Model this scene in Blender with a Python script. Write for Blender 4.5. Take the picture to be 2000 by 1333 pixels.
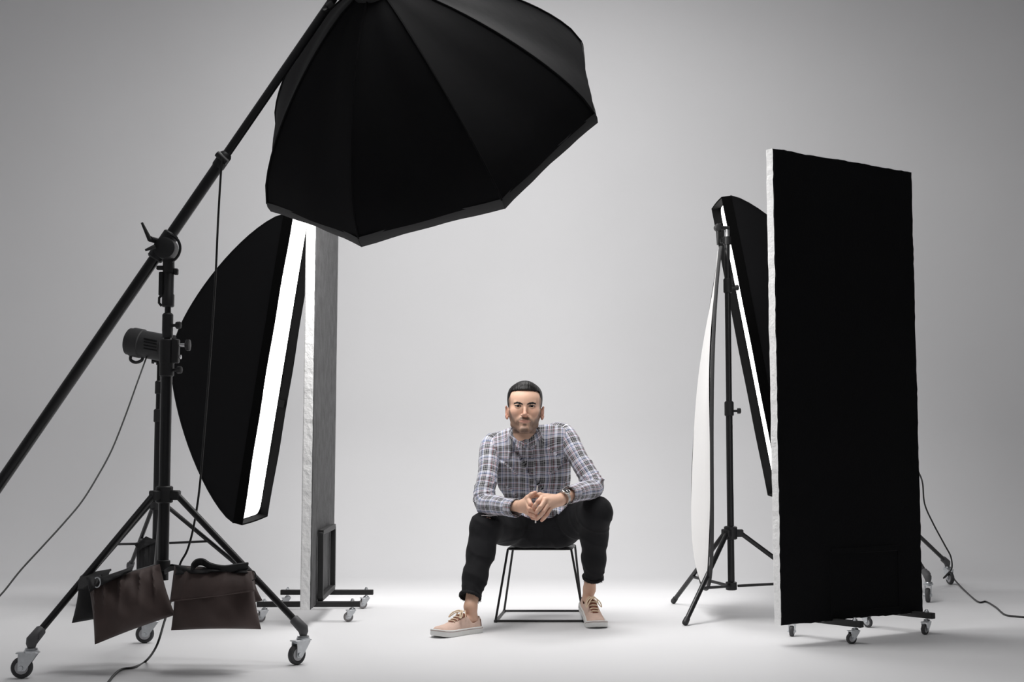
import bpy, bmesh, math, random
import numpy as np
from mathutils import Vector, Matrix
# ------------------------------------------------------------------ camera, light, exposure
for o in list(bpy.data.objects): bpy.data.objects.remove(o)
scene = bpy.context.scene
C = scene.collection
CAM_H = 0.758
F_PX = 2778.0
PITCH = math.atan((890 - 666.5) / F_PX)
cam_d = bpy.data.cameras.new('camera'); cam = bpy.data.objects.new('camera', cam_d); C.objects.link(cam)
cam_d.sensor_width = 36.0; cam_d.lens = 36.0 * F_PX / 2000.0
cam.location = (0, 0, CAM_H); cam.rotation_euler = (math.pi / 2 + PITCH, 0, 0)
cam_d.clip_start = 0.05
scene.camera = cam
world = bpy.data.worlds.new('world'); scene.world = world; world.use_nodes = True
world.node_tree.nodes['Background'].inputs[0].default_value = (0.9, 0.95, 1.0, 1)
world.node_tree.nodes['Background'].inputs[1].default_value = 0.0
vs = scene.view_settings
vs.view_transform = 'Standard'; vs.look = 'None'; vs.gamma = 1.0; vs.use_curve_mapping = False
vs.exposure = 0.2
OCTA_POWER = 6.9      # radiance of the octabox diffuser
STRIP_POWER = 5.0     # radiance of the two strip diffusers

CEIL_FILL_POWER = (5.8, 8.2)      # radiance of the fill panels added on the ceiling

# ------------------------------------------------------------------ helpers
random.seed(4)
RNG = np.random.default_rng(7)
def V(*a): return Vector(a)
def P(px, py, Y):
    """world point on the photo's sight line at distance Y from the camera plane"""
    x = (px - 1000) / F_PX; z = -(py - 666.5) / F_PX
    c, s = math.cos(PITCH), math.sin(PITCH)
    r = Vector((x, c - s * z, s + c * z))
    return Vector((0, 0, CAM_H)) + r * (Y / r.y)
def PF(px, py, z=.005):
    x = (px - 1000) / F_PX; zc = -(py - 666.5) / F_PX; c, s = math.cos(PITCH), math.sin(PITCH)
    r = Vector((x, c - s * zc, s + c * zc)); return Vector((0, 0, CAM_H)) + r * ((z - CAM_H) / r.z)
ORG = {}
def empty(name, loc, label, cat, group=None):
    o = bpy.data.objects.new(name, None); C.objects.link(o)
    o.location = loc; o.empty_display_size = 0.1
    ORG[o] = Vector(loc)
    return tag(o, label, cat, group)
def tag(o, label=None, cat=None, group=None, kind=None):
    if label: o['label'] = label
    if cat: o['category'] = cat
    if group: o['group'] = group
    if kind: o['kind'] = kind
    return o
def ortho(d):
    d = Vector(d).normalized()
    a = Vector((0, 0, 1)) if abs(d.z) < 0.9 else Vector((1, 0, 0))
    e1 = a.cross(d).normalized(); e2 = d.cross(e1)
    return e1, e2
class MB:
    def __init__(s): s.v = []; s.f = []
    def add(s, vs_, fs_):
        n = len(s.v); s.v += [tuple(p) for p in vs_]; s.f += [tuple(i + n for i in f) for f in fs_]; return s
    def tube(s, pts, r, seg=12, cap=True, flat=1.0):
        pts = [Vector(p) for p in pts]
        rs = r if isinstance(r, (list, tuple)) else [r] * len(pts)
        n = len(pts); vs_ = []; fs_ = []
        e1 = None
        for i in range(n):
            t = (pts[min(i + 1, n - 1)] - pts[max(i - 1, 0)]).normalized()
            if e1 is None: e1, e2 = ortho(t)
            else:
                e1 = (e1 - t * e1.dot(t)).normalized(); e2 = t.cross(e1)
            for k in range(seg):
                a = 2 * math.pi * k / seg
                vs_.append(pts[i] + (e1 * math.cos(a) + e2 * math.sin(a) * flat) * rs[i])
        for i in range(n - 1):
            for k in range(seg):
                k2 = (k + 1) % seg
                fs_.append((i * seg + k, i * seg + k2, (i + 1) * seg + k2, (i + 1) * seg + k))
        if cap:
            fs_.append(tuple(range(seg))[::-1]); fs_.append(tuple((n - 1) * seg + k for k in range(seg)))
        return s.add(vs_, fs_)
    def lathe(s, base, axis, prof, seg=20):
        """prof: list of (height along axis, radius)"""
        base = Vector(base); ax = Vector(axis).normalized()
        e1, e2 = ortho(ax); vs_ = []; fs_ = []
        for h, r in prof:
            for k in range(seg):
                a = 2 * math.pi * k / seg
                vs_.append(base + ax * h + (e1 * math.cos(a) + e2 * math.sin(a)) * max(r, 1e-5))
        for i in range(len(prof) - 1):
            for k in range(seg):
                k2 = (k + 1) % seg
                fs_.append((i * seg + k, i * seg + k2, (i + 1) * seg + k2, (i + 1) * seg + k))
        fs_.append(tuple(range(seg))[::-1]); fs_.append(tuple((len(prof) - 1) * seg + k for k in range(seg)))
        return s.add(vs_, fs_)
    def box(s, c, ex, ey, ez, b=0.003):
        """chamfered box: centre, three half-extent vectors"""
        c = Vector(c); E = [Vector(ex), Vector(ey), Vector(ez)]
        L = [e.length for e in E]; U = [e.normalized() for e in E]
        pts = []
        bm = bmesh.new()
        for sx in (-1, 1):
            for sy in (-1, 1):
                for sz in (-1, 1):
                    for k in range(3):
                        m = [max(L[j] - (b if j != k else 0), 1e-4) for j in range(3)]
                        bm.verts.new(c + U[0] * sx * m[0] + U[1] * sy * m[1] + U[2] * sz * m[2])
        r = bmesh.ops.convex_hull(bm, input=bm.verts)
        bmesh.ops.dissolve_limit(bm, angle_limit=0.02, verts=bm.verts, edges=bm.edges)
        bm.verts.index_update()
        vs_ = [v.co.copy() for v in bm.verts]; fs_ = [tuple(v.index for v in f.verts) for f in bm.faces]
        bm.free()
        return s.add(vs_, fs_)
    def bar(s, a, b_, w, h, up=(0, 0, 1), bev=0.002):
        """square-section bar from a to b: half widths w (side), h (along up)"""
        a = Vector(a); b_ = Vector(b_); d = b_ - a; u = Vector(up); u = (u - d.normalized() * u.dot(d.normalized())).normalized()
        sd = d.normalized().cross(u)
        return s.box((a + b_) / 2, d / 2, sd * w, u * h, bev)
    def build(s, name, mat, parent=None, loc=None, smooth=True, ang=40):
        o = None
        if parent is not None: org = ORG[parent]
        else: org = Vector(loc) if loc is not None else Vector((0, 0, 0))
        me = bpy.data.meshes.new(name)
        me.from_pydata([tuple(Vector(p) - org) for p in s.v], [], s.f)
        return link(name, me, mat, parent, org, smooth, ang)
def link(name, me, mat, parent, org, smooth=True, ang=40):
    me.materials.append(mat); me.update()
    if smooth:
        me.shade_smooth()
        try: me.set_sharp_from_angle(angle=math.radians(ang))
        except Exception: pass
    o = bpy.data.objects.new(name, me); C.objects.link(o)
    if parent is not None: o.parent = parent
    else: o.location = org
    ORG[o] = Vector(org)
    return o
def catmull(pts, n=8):
    pts = [Vector(p) for p in pts]; out = []
    q = [pts[0] * 2 - pts[1]] + pts + [pts[-1] * 2 - pts[-2]]
    for i in range(1, len(q) - 2):
        for k in range(n):
            t = k / n; a, b, c, d = q[i - 1], q[i], q[i + 1], q[i + 2]
            out.append(0.5 * ((2 * b) + (c - a) * t + (2 * a - 5 * b + 4 * c - d) * t * t + (3 * b - a - 3 * c + d) * t ** 3))
    out.append(pts[-1]); return out

# ------------------------------------------------------------------ materials
def mat(name, col, rough=0.5, metal=0.0, bump=0.0, bscale=200.0, var=0.0, vscale=3.0, spec=0.5, sheen=0.0, detail=3.0, var_col=None):
    m = bpy.data.materials.new(name); m.use_nodes = True
    nt = m.node_tree; b = nt.nodes['Principled BSDF']
    b.inputs['Base Color'].default_value = (*col, 1); b.inputs['Roughness'].default_value = rough
    b.inputs['Metallic'].default_value = metal; b.inputs['Specular IOR Level'].default_value = spec
    if sheen: b.inputs['Sheen Weight'].default_value = sheen
    tc = nt.nodes.new('ShaderNodeTexCoord')
    if var or var_col:
        n = nt.nodes.new('ShaderNodeTexNoise'); n.inputs['Scale'].default_value = vscale; n.inputs['Detail'].default_value = 4
        nt.links.new(tc.outputs['Object'], n.inputs['Vector'])
        r = nt.nodes.new('ShaderNodeValToRGB')
        lo = var_col or [c * (1 - var) for c in col]
        r.color_ramp.elements[0].color = (*lo, 1); r.color_ramp.elements[0].position = 0.3
        r.color_ramp.elements[1].color = (*[min(c * (1 + var), 1) for c in col], 1); r.color_ramp.elements[1].position = 0.7
        nt.links.new(n.outputs['Fac'], r.inputs['Fac']); nt.links.new(r.outputs['Color'], b.inputs['Base Color'])
    if bump:
        n2 = nt.nodes.new('ShaderNodeTexNoise'); n2.inputs['Scale'].default_value = bscale; n2.inputs['Detail'].default_value = detail
        nt.links.new(tc.outputs['Object'], n2.inputs['Vector'])
        bp = nt.nodes.new('ShaderNodeBump'); bp.inputs['Strength'].default_value = bump; bp.inputs['Distance'].default_value = 0.004
        nt.links.new(n2.outputs['Fac'], bp.inputs['Height']); nt.links.new(bp.outputs['Normal'], b.inputs['Normal'])
    return m
def emit(name, col, power):
    m = bpy.data.materials.new(name); m.use_nodes = True; nt = m.node_tree
    nt.nodes.remove(nt.nodes['Principled BSDF'])
    e = nt.nodes.new('ShaderNodeEmission'); e.inputs[0].default_value = (*col, 1); e.inputs[1].default_value = power
    nt.links.new(e.outputs[0], nt.nodes['Material Output'].inputs[0])
    return m
M = dict(
    cyc=mat('painted_backdrop', (0.80, 0.80, 0.81), 0.62, bump=0.03, bscale=40, var=0.012, vscale=1.3, spec=0.3),
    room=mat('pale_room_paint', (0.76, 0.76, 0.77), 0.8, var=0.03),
    room_dark=mat('shade_deepening_wall', (0.16, 0.16, 0.165), 0.85, var=0.03),  # for the unseen right wall, darkened to deepen shade on that side
    black=mat('black_powder_coat', (0.011, 0.011, 0.012), 0.38, bump=0.05, bscale=600),
    blackp=mat('black_plastic', (0.014, 0.014, 0.015), 0.5, bump=0.05, bscale=500),
    gloss=mat('glossy_black_tube', (0.009, 0.009, 0.010), 0.28),
    grey_cap=mat('grey_plastic', (0.10, 0.10, 0.105), 0.55, bump=0.05, bscale=300),
    steel=mat('galvanised_steel', (0.62, 0.64, 0.66), 0.28, metal=0.9, bump=0.05, bscale=120, var=0.1, vscale=60),
    chrome=mat('chrome', (0.75, 0.75, 0.76), 0.12, metal=1.0),
    rubber=mat('grey_rubber', (0.055, 0.055, 0.058), 0.6, bump=0.08, bscale=200),
    rubber_l=mat('light_grey_rubber', (0.22, 0.21, 0.21), 0.6),
    hub=mat('pale_wheel_hub', (0.55, 0.55, 0.57), 0.4),
    softbox=mat('black_softbox_nylon', (0.0050, 0.0050, 0.0058), 0.7, bump=0.25, bscale=18, spec=0.15),
    lip=mat('black_softbox_edging', (0.040, 0.040, 0.041), 0.6, bump=0.4, bscale=30, spec=0.35),
    strip_lip=mat('black_velvet_lip', (0.0035, 0.0035, 0.0036), 0.9, bump=0.3, bscale=30, spec=0.05),
    silver=mat('silver_lining', (0.6, 0.6, 0.61), 0.35, metal=0.8),
    foam=mat('raw_polystyrene', (0.83, 0.83, 0.83), 0.8, bump=0.9, bscale=85, var=0.03, vscale=60, detail=6),
    foam_black=mat('matt_black_paint_on_polystyrene', (0.006, 0.006, 0.007), 0.88, bump=0.5, bscale=90, spec=0.15, detail=6),
    foam_black_lit=mat('lit_black_paint_on_polystyrene', (0.065, 0.065, 0.067), 0.75, bump=0.5, bscale=70, var=0.35, vscale=14, spec=0.4, detail=6),  # black paint with grazing light put into its colour as grey
    frame_steel=mat('dark_square_tube', (0.010, 0.010, 0.0105), 0.55, bump=0.1, bscale=150),
    sandbag=mat('brown_nylon', (0.085, 0.060, 0.055), 0.68, bump=0.35, bscale=30, var=0.15, vscale=9, sheen=0.1, spec=0.3),
    sandbag_d=mat('black_webbing', (0.010, 0.010, 0.011), 0.7, bump=0.3, bscale=220),
    refl_white=mat('white_reflector_cloth', (0.84, 0.83, 0.82), 0.6, bump=0.15, bscale=12),
    refl_rim=mat('black_reflector_binding', (0.035, 0.035, 0.036), 0.7, bump=0.4, bscale=60),
    cable=mat('black_rubber_cable', (0.012, 0.012, 0.012), 0.5),
    octa_glow=emit('lit_octabox_diffuser', (1.0, 0.985, 0.97), OCTA_POWER),
    strip_glow=emit('lit_strip_diffuser', (1.0, 0.985, 0.975), STRIP_POWER),
    fill_front=emit('ceiling_fill_glow', (1.0, 0.99, 0.985), CEIL_FILL_POWER[0]), fill_back=emit('ceiling_fill_glow', (1.0, 0.99, 0.985), CEIL_FILL_POWER[1]),
    stool=mat('black_steel_rod', (0.014, 0.014, 0.015), 0.42),
    seat=mat('black_leather', (0.012, 0.012, 0.013), 0.5, bump=0.2, bscale=150),
)

# ------------------------------------------------------------------ the setting: a white cyclorama cove in a studio room
FLOOR_Y1, WALL_Y, COVE_R = 8.9, 9.9, 1.0
HW, CEIL, BACK = 5.6, 4.6, -3.0
def struct(name, mb, m, smooth=True):
    o = mb.build(name, m, None, (0, 0, 0), smooth, 60); o['kind'] = 'structure'; return o
m_ = MB(); m_.add([(-HW, BACK, 0), (HW, BACK, 0), (HW, FLOOR_Y1, 0), (-HW, FLOOR_Y1, 0)], [(0, 1, 2, 3)]); struct('floor', m_, M['cyc'])
m_ = MB(); prof = [(FLOOR_Y1 + COVE_R * math.sin(a), COVE_R * (1 - math.cos(a))) for a in np.linspace(0, math.pi / 2, 33)] + [(WALL_Y, CEIL)]
m_.add([(s * HW, y, z) for y, z in prof for s in (-1, 1)], [(2 * i, 2 * i + 1, 2 * i + 3, 2 * i + 2) for i in range(len(prof) - 1)]); struct('wall_back', m_, M['cyc'])
for nm, sx in (('wall_left', -1), ('wall_right', 1)):
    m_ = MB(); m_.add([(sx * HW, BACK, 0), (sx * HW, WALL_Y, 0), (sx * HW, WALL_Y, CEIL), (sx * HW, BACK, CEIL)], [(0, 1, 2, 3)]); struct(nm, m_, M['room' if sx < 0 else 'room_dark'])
m_ = MB(); m_.add([(-HW, BACK, 0), (HW, BACK, 0), (HW, BACK, CEIL), (-HW, BACK, CEIL)], [(0, 1, 2, 3)]); struct('wall_front', m_, M['room'])
m_ = MB(); m_.add([(-HW, BACK, CEIL), (HW, BACK, CEIL), (HW, WALL_Y, CEIL), (-HW, WALL_Y, CEIL)], [(3, 2, 1, 0)]); struct('ceiling', m_, M['room'])

# unseen fill panels added on the ceiling's centre line to brighten floor and backdrop
for ly, lab in ((4.9, 'square fill panel added on the ceiling above the octagonal softbox'), (7.4, 'square fill panel added on the ceiling above the white backdrop')):
    root = empty('ceiling_fill', (0, ly, CEIL - .02), lab, 'added fill light', 'added ceiling fill panels')
    m_ = MB()
    for sx, sy in ((1, 0), (-1, 0), (0, 1), (0, -1)):
        m_.box((sx * .83, ly + sy * .83, CEIL - .06), (.03 if sx else .86, 0, 0), (0, .03 if sy else .80, 0), (0, 0, .055), .004)
    m_.build('frame', M['black'], root)
    m_ = MB(); m_.add([(-.8, ly - .8, CEIL - .09), (.8, ly - .8, CEIL - .09), (.8, ly + .8, CEIL - .09), (-.8, ly + .8, CEIL - .09)], [(3, 2, 1, 0)]); m_.build('diffuser', M['fill_front' if ly < 6 else 'fill_back'], root, smooth=False)

# ------------------------------------------------------------------ castors (shared meshes)
def castor_meshes(r, w, stem, key, tyre_m, hub_m):
    """wheel radius r, half width w; swivel axis at origin, floor at z=0, wheel trails along -x"""
    off = r * 0.8; k_ = r / .037; top = 2 * r + 0.012 * k_
    fk = MB()
    for s in (-1, 1):
        y = s * (w + 0.004)
        pts = [(-off - .3 * r, r * .72), (-off + .35 * r, r * .72), (0.55 * r, top - .006), (0.55 * r, top), (-off - .3 * r, top), ]
        a = [Vector((x, y - .0015, z)) for x, z in pts]; b = [Vector((x, y + .0015, z)) for x, z in pts]; n = len(pts)
        fk.add(a + b, [tuple(range(n)), tuple(range(2 * n - 1, n - 1, -1))] + [(i, i + n, (i + 1) % n + n, (i + 1) % n) for i in range(n)])
    fk.box((0.1 * r - off * .5, 0, top), (off * .5 + .62 * r, 0, 0), (0, w + .006, 0), (0, 0, .002), .001)
    fk.lathe((0, 0, top), (0, 0, 1), [(h_ * k_, q_ * r) for h_, q_ in ((0, .62), (.004, .68), (.008, .66), (.010, .55), (.012, .6), (.016, .55), (.018, .3))] + [(.018 * k_ + stem, .3 * r)], 18)
    fk.lathe((-off, -w - .010, r), (0, 1, 0), [(0, .2 * r), (.003, .22 * r), (2 * w + .017, .22 * r), (2 * w + .020, .2 * r)], 10)
    ty = MB()
    prof = [(-w * .8, .62 * r), (-w, .72 * r), (-w, .88 * r), (-w * .6, .98 * r), (0, r), (w * .6, .98 * r), (w, .88 * r), (w, .72 * r), (w * .8, .62 * r)]
    ty.lathe((-off, 0, r), (0, 1, 0), prof, 28)
    hb = MB(); hb.lathe((-off, 0, r), (0, 1, 0), [(-w * .86, .25 * r), (-w * .83, .6 * r), (-w * .7, .64 * r), (w * .7, .64 * r), (w * .83, .6 * r), (w * .86, .25 * r)], 24)
    out = []
    for nm, mb, m in (('castor', fk, M['steel']), ('tyre', ty, tyre_m), ('hub', hb, hub_m)):
        me = bpy.data.meshes.new(nm); me.from_pydata(mb.v, [], mb.f); me.materials.append(m); me.shade_smooth(); me.set_sharp_from_angle(angle=.7); out.append(me)
    return out, top + .018 * k_ + stem
CAST_A, CAST_A_H = castor_meshes(0.037, 0.011, 0.016, 'a', M['rubber'], M['hub'])
CAST_B, CAST_B_H = castor_meshes(0.0225, 0.008, 0.004, 'b', M['rubber'], M['hub'])
CAST_C, _ = castor_meshes(0.0225, 0.008, 0.004, 'c', M['rubber_l'], M['hub'])
def castor(parent, x, y, yaw, meshes=None, z=0.0):
    meshes = meshes or CAST_A
    org = ORG[parent]; f = None
    for nm, me in zip(('castor', 'tyre', 'hub'), meshes):
        o = bpy.data.objects.new(nm, me); C.objects.link(o)
        if f is None:
            f = o; o.parent = parent; o.location = Vector((x, y, z)) - org; o.rotation_euler = (0, 0, yaw)
        else: o.parent = f
    return f

# ------------------------------------------------------------------ light stands
def knob(root, c, d, r=.016, h=.014, lever=None):
    m = MB(); m.lathe(c, d, [(-.012, r * .45), (0, r * .5), (.002, r), (h, r * .95), (h + .003, r * .6)], 10)
    if lever: m.tube([Vector(c) + Vector(d).normalized() * h * .5, lever], [.006, .004], 8)
    return m.build('knob', M['blackp'], root)
def stand(name, label, cx, cy, feet, collar_z, pole_lo, sections, brace_z=None, castors=True, leg_r=.0115, group=None, yaws=None, leg_lo=.125, brace_f=.5):
    root = empty(name, (cx, cy, 0), label, 'light stand', group)
    for z0, z1, r in sections:
        m = MB(); m.tube([(cx, cy, z0), (cx, cy, z1)], r, 18); m.build('pole', M['gloss'], root)
    for (z0, z1, r), nxt in zip(sections[:-1], sections[1:]):
        m = MB(); m.lathe((cx, cy, z1 - .07), (0, 0, 1), [(0, r + .001), (.004, r + .006), (.066, r + .006), (.072, nxt[2] + .003)], 18)
        o = m.build('clamp', M['blackp'], root)
        k = MB(); k.lathe((cx + r + .004, cy - .004, z1 - .045), (1, -.3, 0), [(0, .006), (.018, .006), (.019, .014), (.033, .014), (.036, .009)], 8); k.build('knob', M['blackp'], o)
    m = MB(); m.lathe((cx, cy, collar_z - .035), (0, 0, 1), [(0, .026), (.004, .032), (.06, .032), (.064, .026)], 20)
    for fx, fy in feet:
        d = Vector((fx - cx, fy - cy, 0)).normalized()
        m.box(Vector((cx, cy, collar_z - .005)) + d * .042, d * .018, Vector((-d.y, d.x, 0)) * .016, (0, 0, .018), .004)
    m.build('collar', M['blackp'], root)
    for i, (fx, fy) in enumerate(feet):
        d = Vector((fx - cx, fy - cy, 0)).normalized()
        a = Vector((cx, cy, collar_z - .01)) + d * .055
        b = Vector((fx, fy, leg_lo if castors else .012))
        m = MB(); m.tube([a, b], leg_r, 14); lg = m.build('leg', M['gloss'], root)
        t = (b - a).normalized()
        m = MB()
        if castors:
            m.tube([b - t * .055, b - t * .05, b, b + Vector((0, 0, -.008)), b + Vector((0, 0, -.026))], [leg_r + .002, leg_r + .006, leg_r + .008, leg_r + .006, .012], 12)
            m.box(b - t * .03 + Vector((-t.y, t.x, 0)).normalized() * .016, t * .012, Vector((-t.y, t.x, 0)).normalized() * .008, (0, 0, .009), .003)
            m.build('leg_end', M['grey_cap'], lg)
            castor(root, fx, fy, (yaws or [0, 0, 0])[i])
        else:
            m.tube([b - t * .03, b, b + t * .004], [leg_r + .002, leg_r + .003, leg_r + .001], 12); m.build('foot_cap', M['blackp'], lg)
        if brace_z is not None:
            c = Vector((cx, cy, brace_z)) + d * .03
            e = a + (b - a) * brace_f
            m = MB(); m.bar(c, e, .009, .006); m.build('brace', M['black'], root)
    if brace_z is not None:
        m = MB(); m.lathe((cx, cy, brace_z - .02), (0, 0, 1), [(0, .022), (.003, .027), (.037, .027), (.04, .022)], 16); m.build('lower_collar', M['blackp'], root)
    return root

# --- boom stand in the left foreground
A1 = [(-1.641, 4.925), (-0.762, 5.262), (-1.458, 5.842)]
BX, BY = -1.297, 5.335
zz = lambda py, Y=BY: P(325, py, Y).z
boom = stand('boom_stand', 'tall black rolling boom stand carrying the big octagonal softbox, hung with brown sandbags', BX, BY, A1, zz(965), zz(1130),
             [(zz(1134), zz(700), .021), (zz(712), zz(613), .0145), (zz(613), zz(540), .012)], brace_z=zz(1105), yaws=[.12, .85, .12], leg_r=.0125, brace_f=.66)
# clamp block low on the pole with its T-knob
m_ = MB(); m_.lathe((BX, BY, zz(711)), (0, 0, 1), [(0, .026), (.002, .029), (.088, .029), (.091, .026)], 20)
m_.box((BX + .034, BY - .01, (zz(711) + zz(662)) / 2), (.014, 0, 0), (0, .016, 0), (0, 0, .045), .004)
cl = m_.build('clamp', M['blackp'], boom)
m_ = MB(); m_.lathe((BX + .046, BY - .01, zz(675)), (1, 0, 0), [(0, .007), (.022, .007)], 10); m_.build('bolt', M['chrome'], cl)
m_ = MB(); m_.lathe((BX + .046, BY - .01, zz(698)), (1, 0, 0), [(0, .007), (.010, .008), (.011, .004)], 8); m_.build('bolt', M['chrome'], cl)
m_ = MB(); m_.lathe((BX + .068, BY - .01, zz(675)), (1, 0, 0), [(0, .008), (.004, .018), (.008, .024), (.018, .024), (.021, .018)], 6); m_.build('knob', M['blackp'], cl)
m_ = MB(); m_.lathe((BX, BY, zz(660)), (0, 0, 1), [(0, .0185), (.004, .020), (.085, .020), (.09, .017)], 18); m_.build('clamp', M['blackp'], boom)
# head of the stand: receiver and tilt joint
m_ = MB(); m_.lathe((BX, BY, zz(600)), (0, 0, 1), [(0, .020), (.003, .023), (.045, .023), (.05, .020), (.135, .020), (.14, .016)], 18)
m_.box((BX - .026, BY, zz(555)), (.009, 0, 0), (0, .012, 0), (0, 0, .045), .003)
m_.box((BX - .03, BY - .005, zz(524)), (.014, 0, 0), (0, .01, 0), (0, 0, .008), .003)
m_.box((BX + .028, BY, zz(531)), (.008, 0, 0), (0, .01, 0), (0, 0, .012), .003)
m_.tube([(BX - .024, BY, zz(598)), (BX - .034, BY, zz(592)), (BX - .034, BY, zz(582)), (BX - .024, BY, zz(577))], .005, 8)
m_.build('receiver', M['blackp'], boom)
PV = P(318, 480, BY - .03)
b0 = P(-46, 1012, BY - .05); b1 = P(652, -4, 5.40)
dB = (b1 - b0).normalized()
PVb = b0 + dB * ((PV - b0).dot(dB))
m_ = MB(); m_.tube([b0, PVb + dB * .42], .0215, 18); arm = m_.build('boom_arm', M['gloss'], boom)
m_ = MB(); m_.tube([PVb + dB * .38, b1], .0165, 18); m_.build('boom_extension', M['gloss'], arm)
m_ = MB(); m_.tube([PVb + dB * .36, PVb + dB * .37, PVb + dB * .42, PVb + dB * .43], [.020, .025, .025, .019], 16); m_.build('boom_lock', M['blackp'], arm)
yv = Vector((0, 1, 0)); nB = dB.cross(yv).normalized()
m_ = MB(); m_.lathe(PV + Vector((.012, -.035, -.012)), (0, 1, 0), [(0, .030), (.004, .040), (.06, .042), (.075, .036)], 26)
m_.tube([PVb - dB * .06, PVb - dB * .055, PVb + dB * .055, PVb + dB * .06], [.026, .031, .031, .026], 16)
m_.tube([(BX, BY, zz(533)), (BX, BY - .005, zz(500))], .022, 16)
pivot = m_.build('tilt_joint', M['blackp'], boom)
m_ = MB(); m_.tube([PV + Vector((.012 + .056 * math.cos(a), -.01, -.012 + .056 * math.sin(a))) for a in np.linspace(-1.1, 1.25, 14)], .0052, 8); m_.build('guard_ring', M['black'], pivot)
k0 = P(293, 467, BY - .09); m_ = MB(); m_.tube([PVb + Vector((-.01, -.02, .015)), k0], .011, 10); m_.tube([k0 + Vector((0, 0, -.004)), P(277, 435, BY - .10)], [.009, .0045], 10); m_.build('lever', M['blackp'], pivot)
m_ = MB(); m_.tube([PV + Vector((-.02, -.04, -.01)), P(284, 489, BY - .09)], [.009, .0045], 10); m_.build('lever', M['blackp'], pivot)

# --- softboxes
def diff_disc(ring, c):
    m = MB(); n = len(ring); m.add([c] + ring, [(0, i + 1, (i + 1) % n + 1) for i in range(n)]); return m
OC = Vector((-.355, 5.864, 2.155)); ON = Vector((.273, .702, -.658)).normalized(); OR = .75
OA, OB = None, None
e1 = Vector((0, 0, 1)).cross(-ON).normalized(); e2 = (-ON).cross(e1)
def octv(k, r=OR, h=0.0): # h along the back direction
    a = 3.845 + k * math.pi / 4
    return OC - ON * h + (e1 * math.cos(a) + e2 * math.sin(a)) * r
OD = .64
octa = empty('octagonal_softbox', OC - ON * OD, 'large black octagonal softbox hanging from the boom over the seated man', 'softbox')
ts = np.linspace(0, 1, 15)
def oprof(t):
    q = t ** .8
    return OD * q, .085 + (OR - .085) * max(1 - q ** 1.38, 0) ** (1 / 1.22)
for k in range(8):
    m_ = MB(); vs_ = []; fs_ = []; NS = 8
    for t in ts:
        h, r = oprof(t)
        a, b = octv(k, r, h), octv(k + 1, r, h); mid = (a + b) / 2
        for j in range(NS + 1):
            s = j / NS; p = a.lerp(b, s)
            ax = OC - ON * h
            sag = .028 * math.sin(math.pi * s) * math.sin(math.pi * min(t * 1.1, 1)) * (r / OR)
            wr = .004 * math.sin(9 * s + 5 * t + k) * math.sin(math.pi * s)
            p = p + (ax - p).normalized() * (sag + wr)
            vs_.append(p)
    for i in range(len(ts) - 1):
        for j in range(NS): fs_.append((i * (NS + 1) + j, i * (NS + 1) + j + 1, (i + 1) * (NS + 1) + j + 1, (i + 1) * (NS + 1) + j))
    m_.add(vs_, fs_); m_.build('panel', M['softbox'], octa, ang=60)
    m_ = MB(); m_.tube([octv(k, r + .002, h) for h, r in map(oprof, ts)], .0045, 6); m_.build('rib', M['softbox'], octa)
    # rim edging: a folded band in front of each side
    m_ = MB(); vs_ = []; NS = 10
    for j in range(NS + 1):
        s = j / NS; q = lambda r, h: octv(k, r, h).lerp(octv(k + 1, r, h), s)
        bow = .010 * math.sin(math.pi * s) + .002 * math.sin(17 * s + 3 * k)
        ctr = lambda p: (OC - p).normalized() * bow
        for p in (q(OR + .003, .006), q(OR + .007, -.016), q(OR + .003, -.042), q(OR - .010, -.040), q(OR - .008, 0)):
            vs_.append(p + ctr(p) * (1 if True else 0))
    m_.add(vs_, [(j * 5 + i, j * 5 + i + 1, (j + 1) * 5 + i + 1, (j + 1) * 5 + i) for j in range(NS) for i in range(4)])
    m_.build('edging', M['lip'], octa, ang=50)
ring = [octv(k + s, 1, 0) for k in range(8) for s in (0,)]
ring = [octv(k, OR - .02, -.018) for k in range(8)]
dd = diff_disc(ring, OC + ON * .020)
dd.build('diffuser', M['octa_glow'], octa, smooth=False)
ap = OC - ON * OD
m_ = MB(); m_.lathe(ap + ON * .03, -ON, [(0, .088), (.004, .098), (.05, .098), (.056, .085)], 24)
m_.box(ap + Vector((-.10, -.02, .02)), (.045, 0, .01), (0, .012, 0), (0, 0, .014), .004)
m_.build('speed_ring', M['blackp'], octa)
root = empty('strobe_head', ap - ON * .25, 'black strobe head behind the octagonal softbox at the top of the boom', 'strobe')
m_ = MB(); m_.lathe(ap - ON * .026, -ON, [(0, .06), (.004, .07), (.20, .07), (.215, .062), (.26, .06), (.266, .05)], 26); m_.build('body', M['blackp'], root)
m_ = MB(); q = b1
m_.tube([q, ap - ON * .10 + Vector((-.06, 0, 0))], .015, 12); m_.tube([P(640, 18, 5.39), P(631, 22, 5.38)], .009, 8); m_.tube([P(640, 14, 5.39), P(650, 6, 5.39)], .014, 10); m_.build('bracket', M['blackp'], root)

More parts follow.
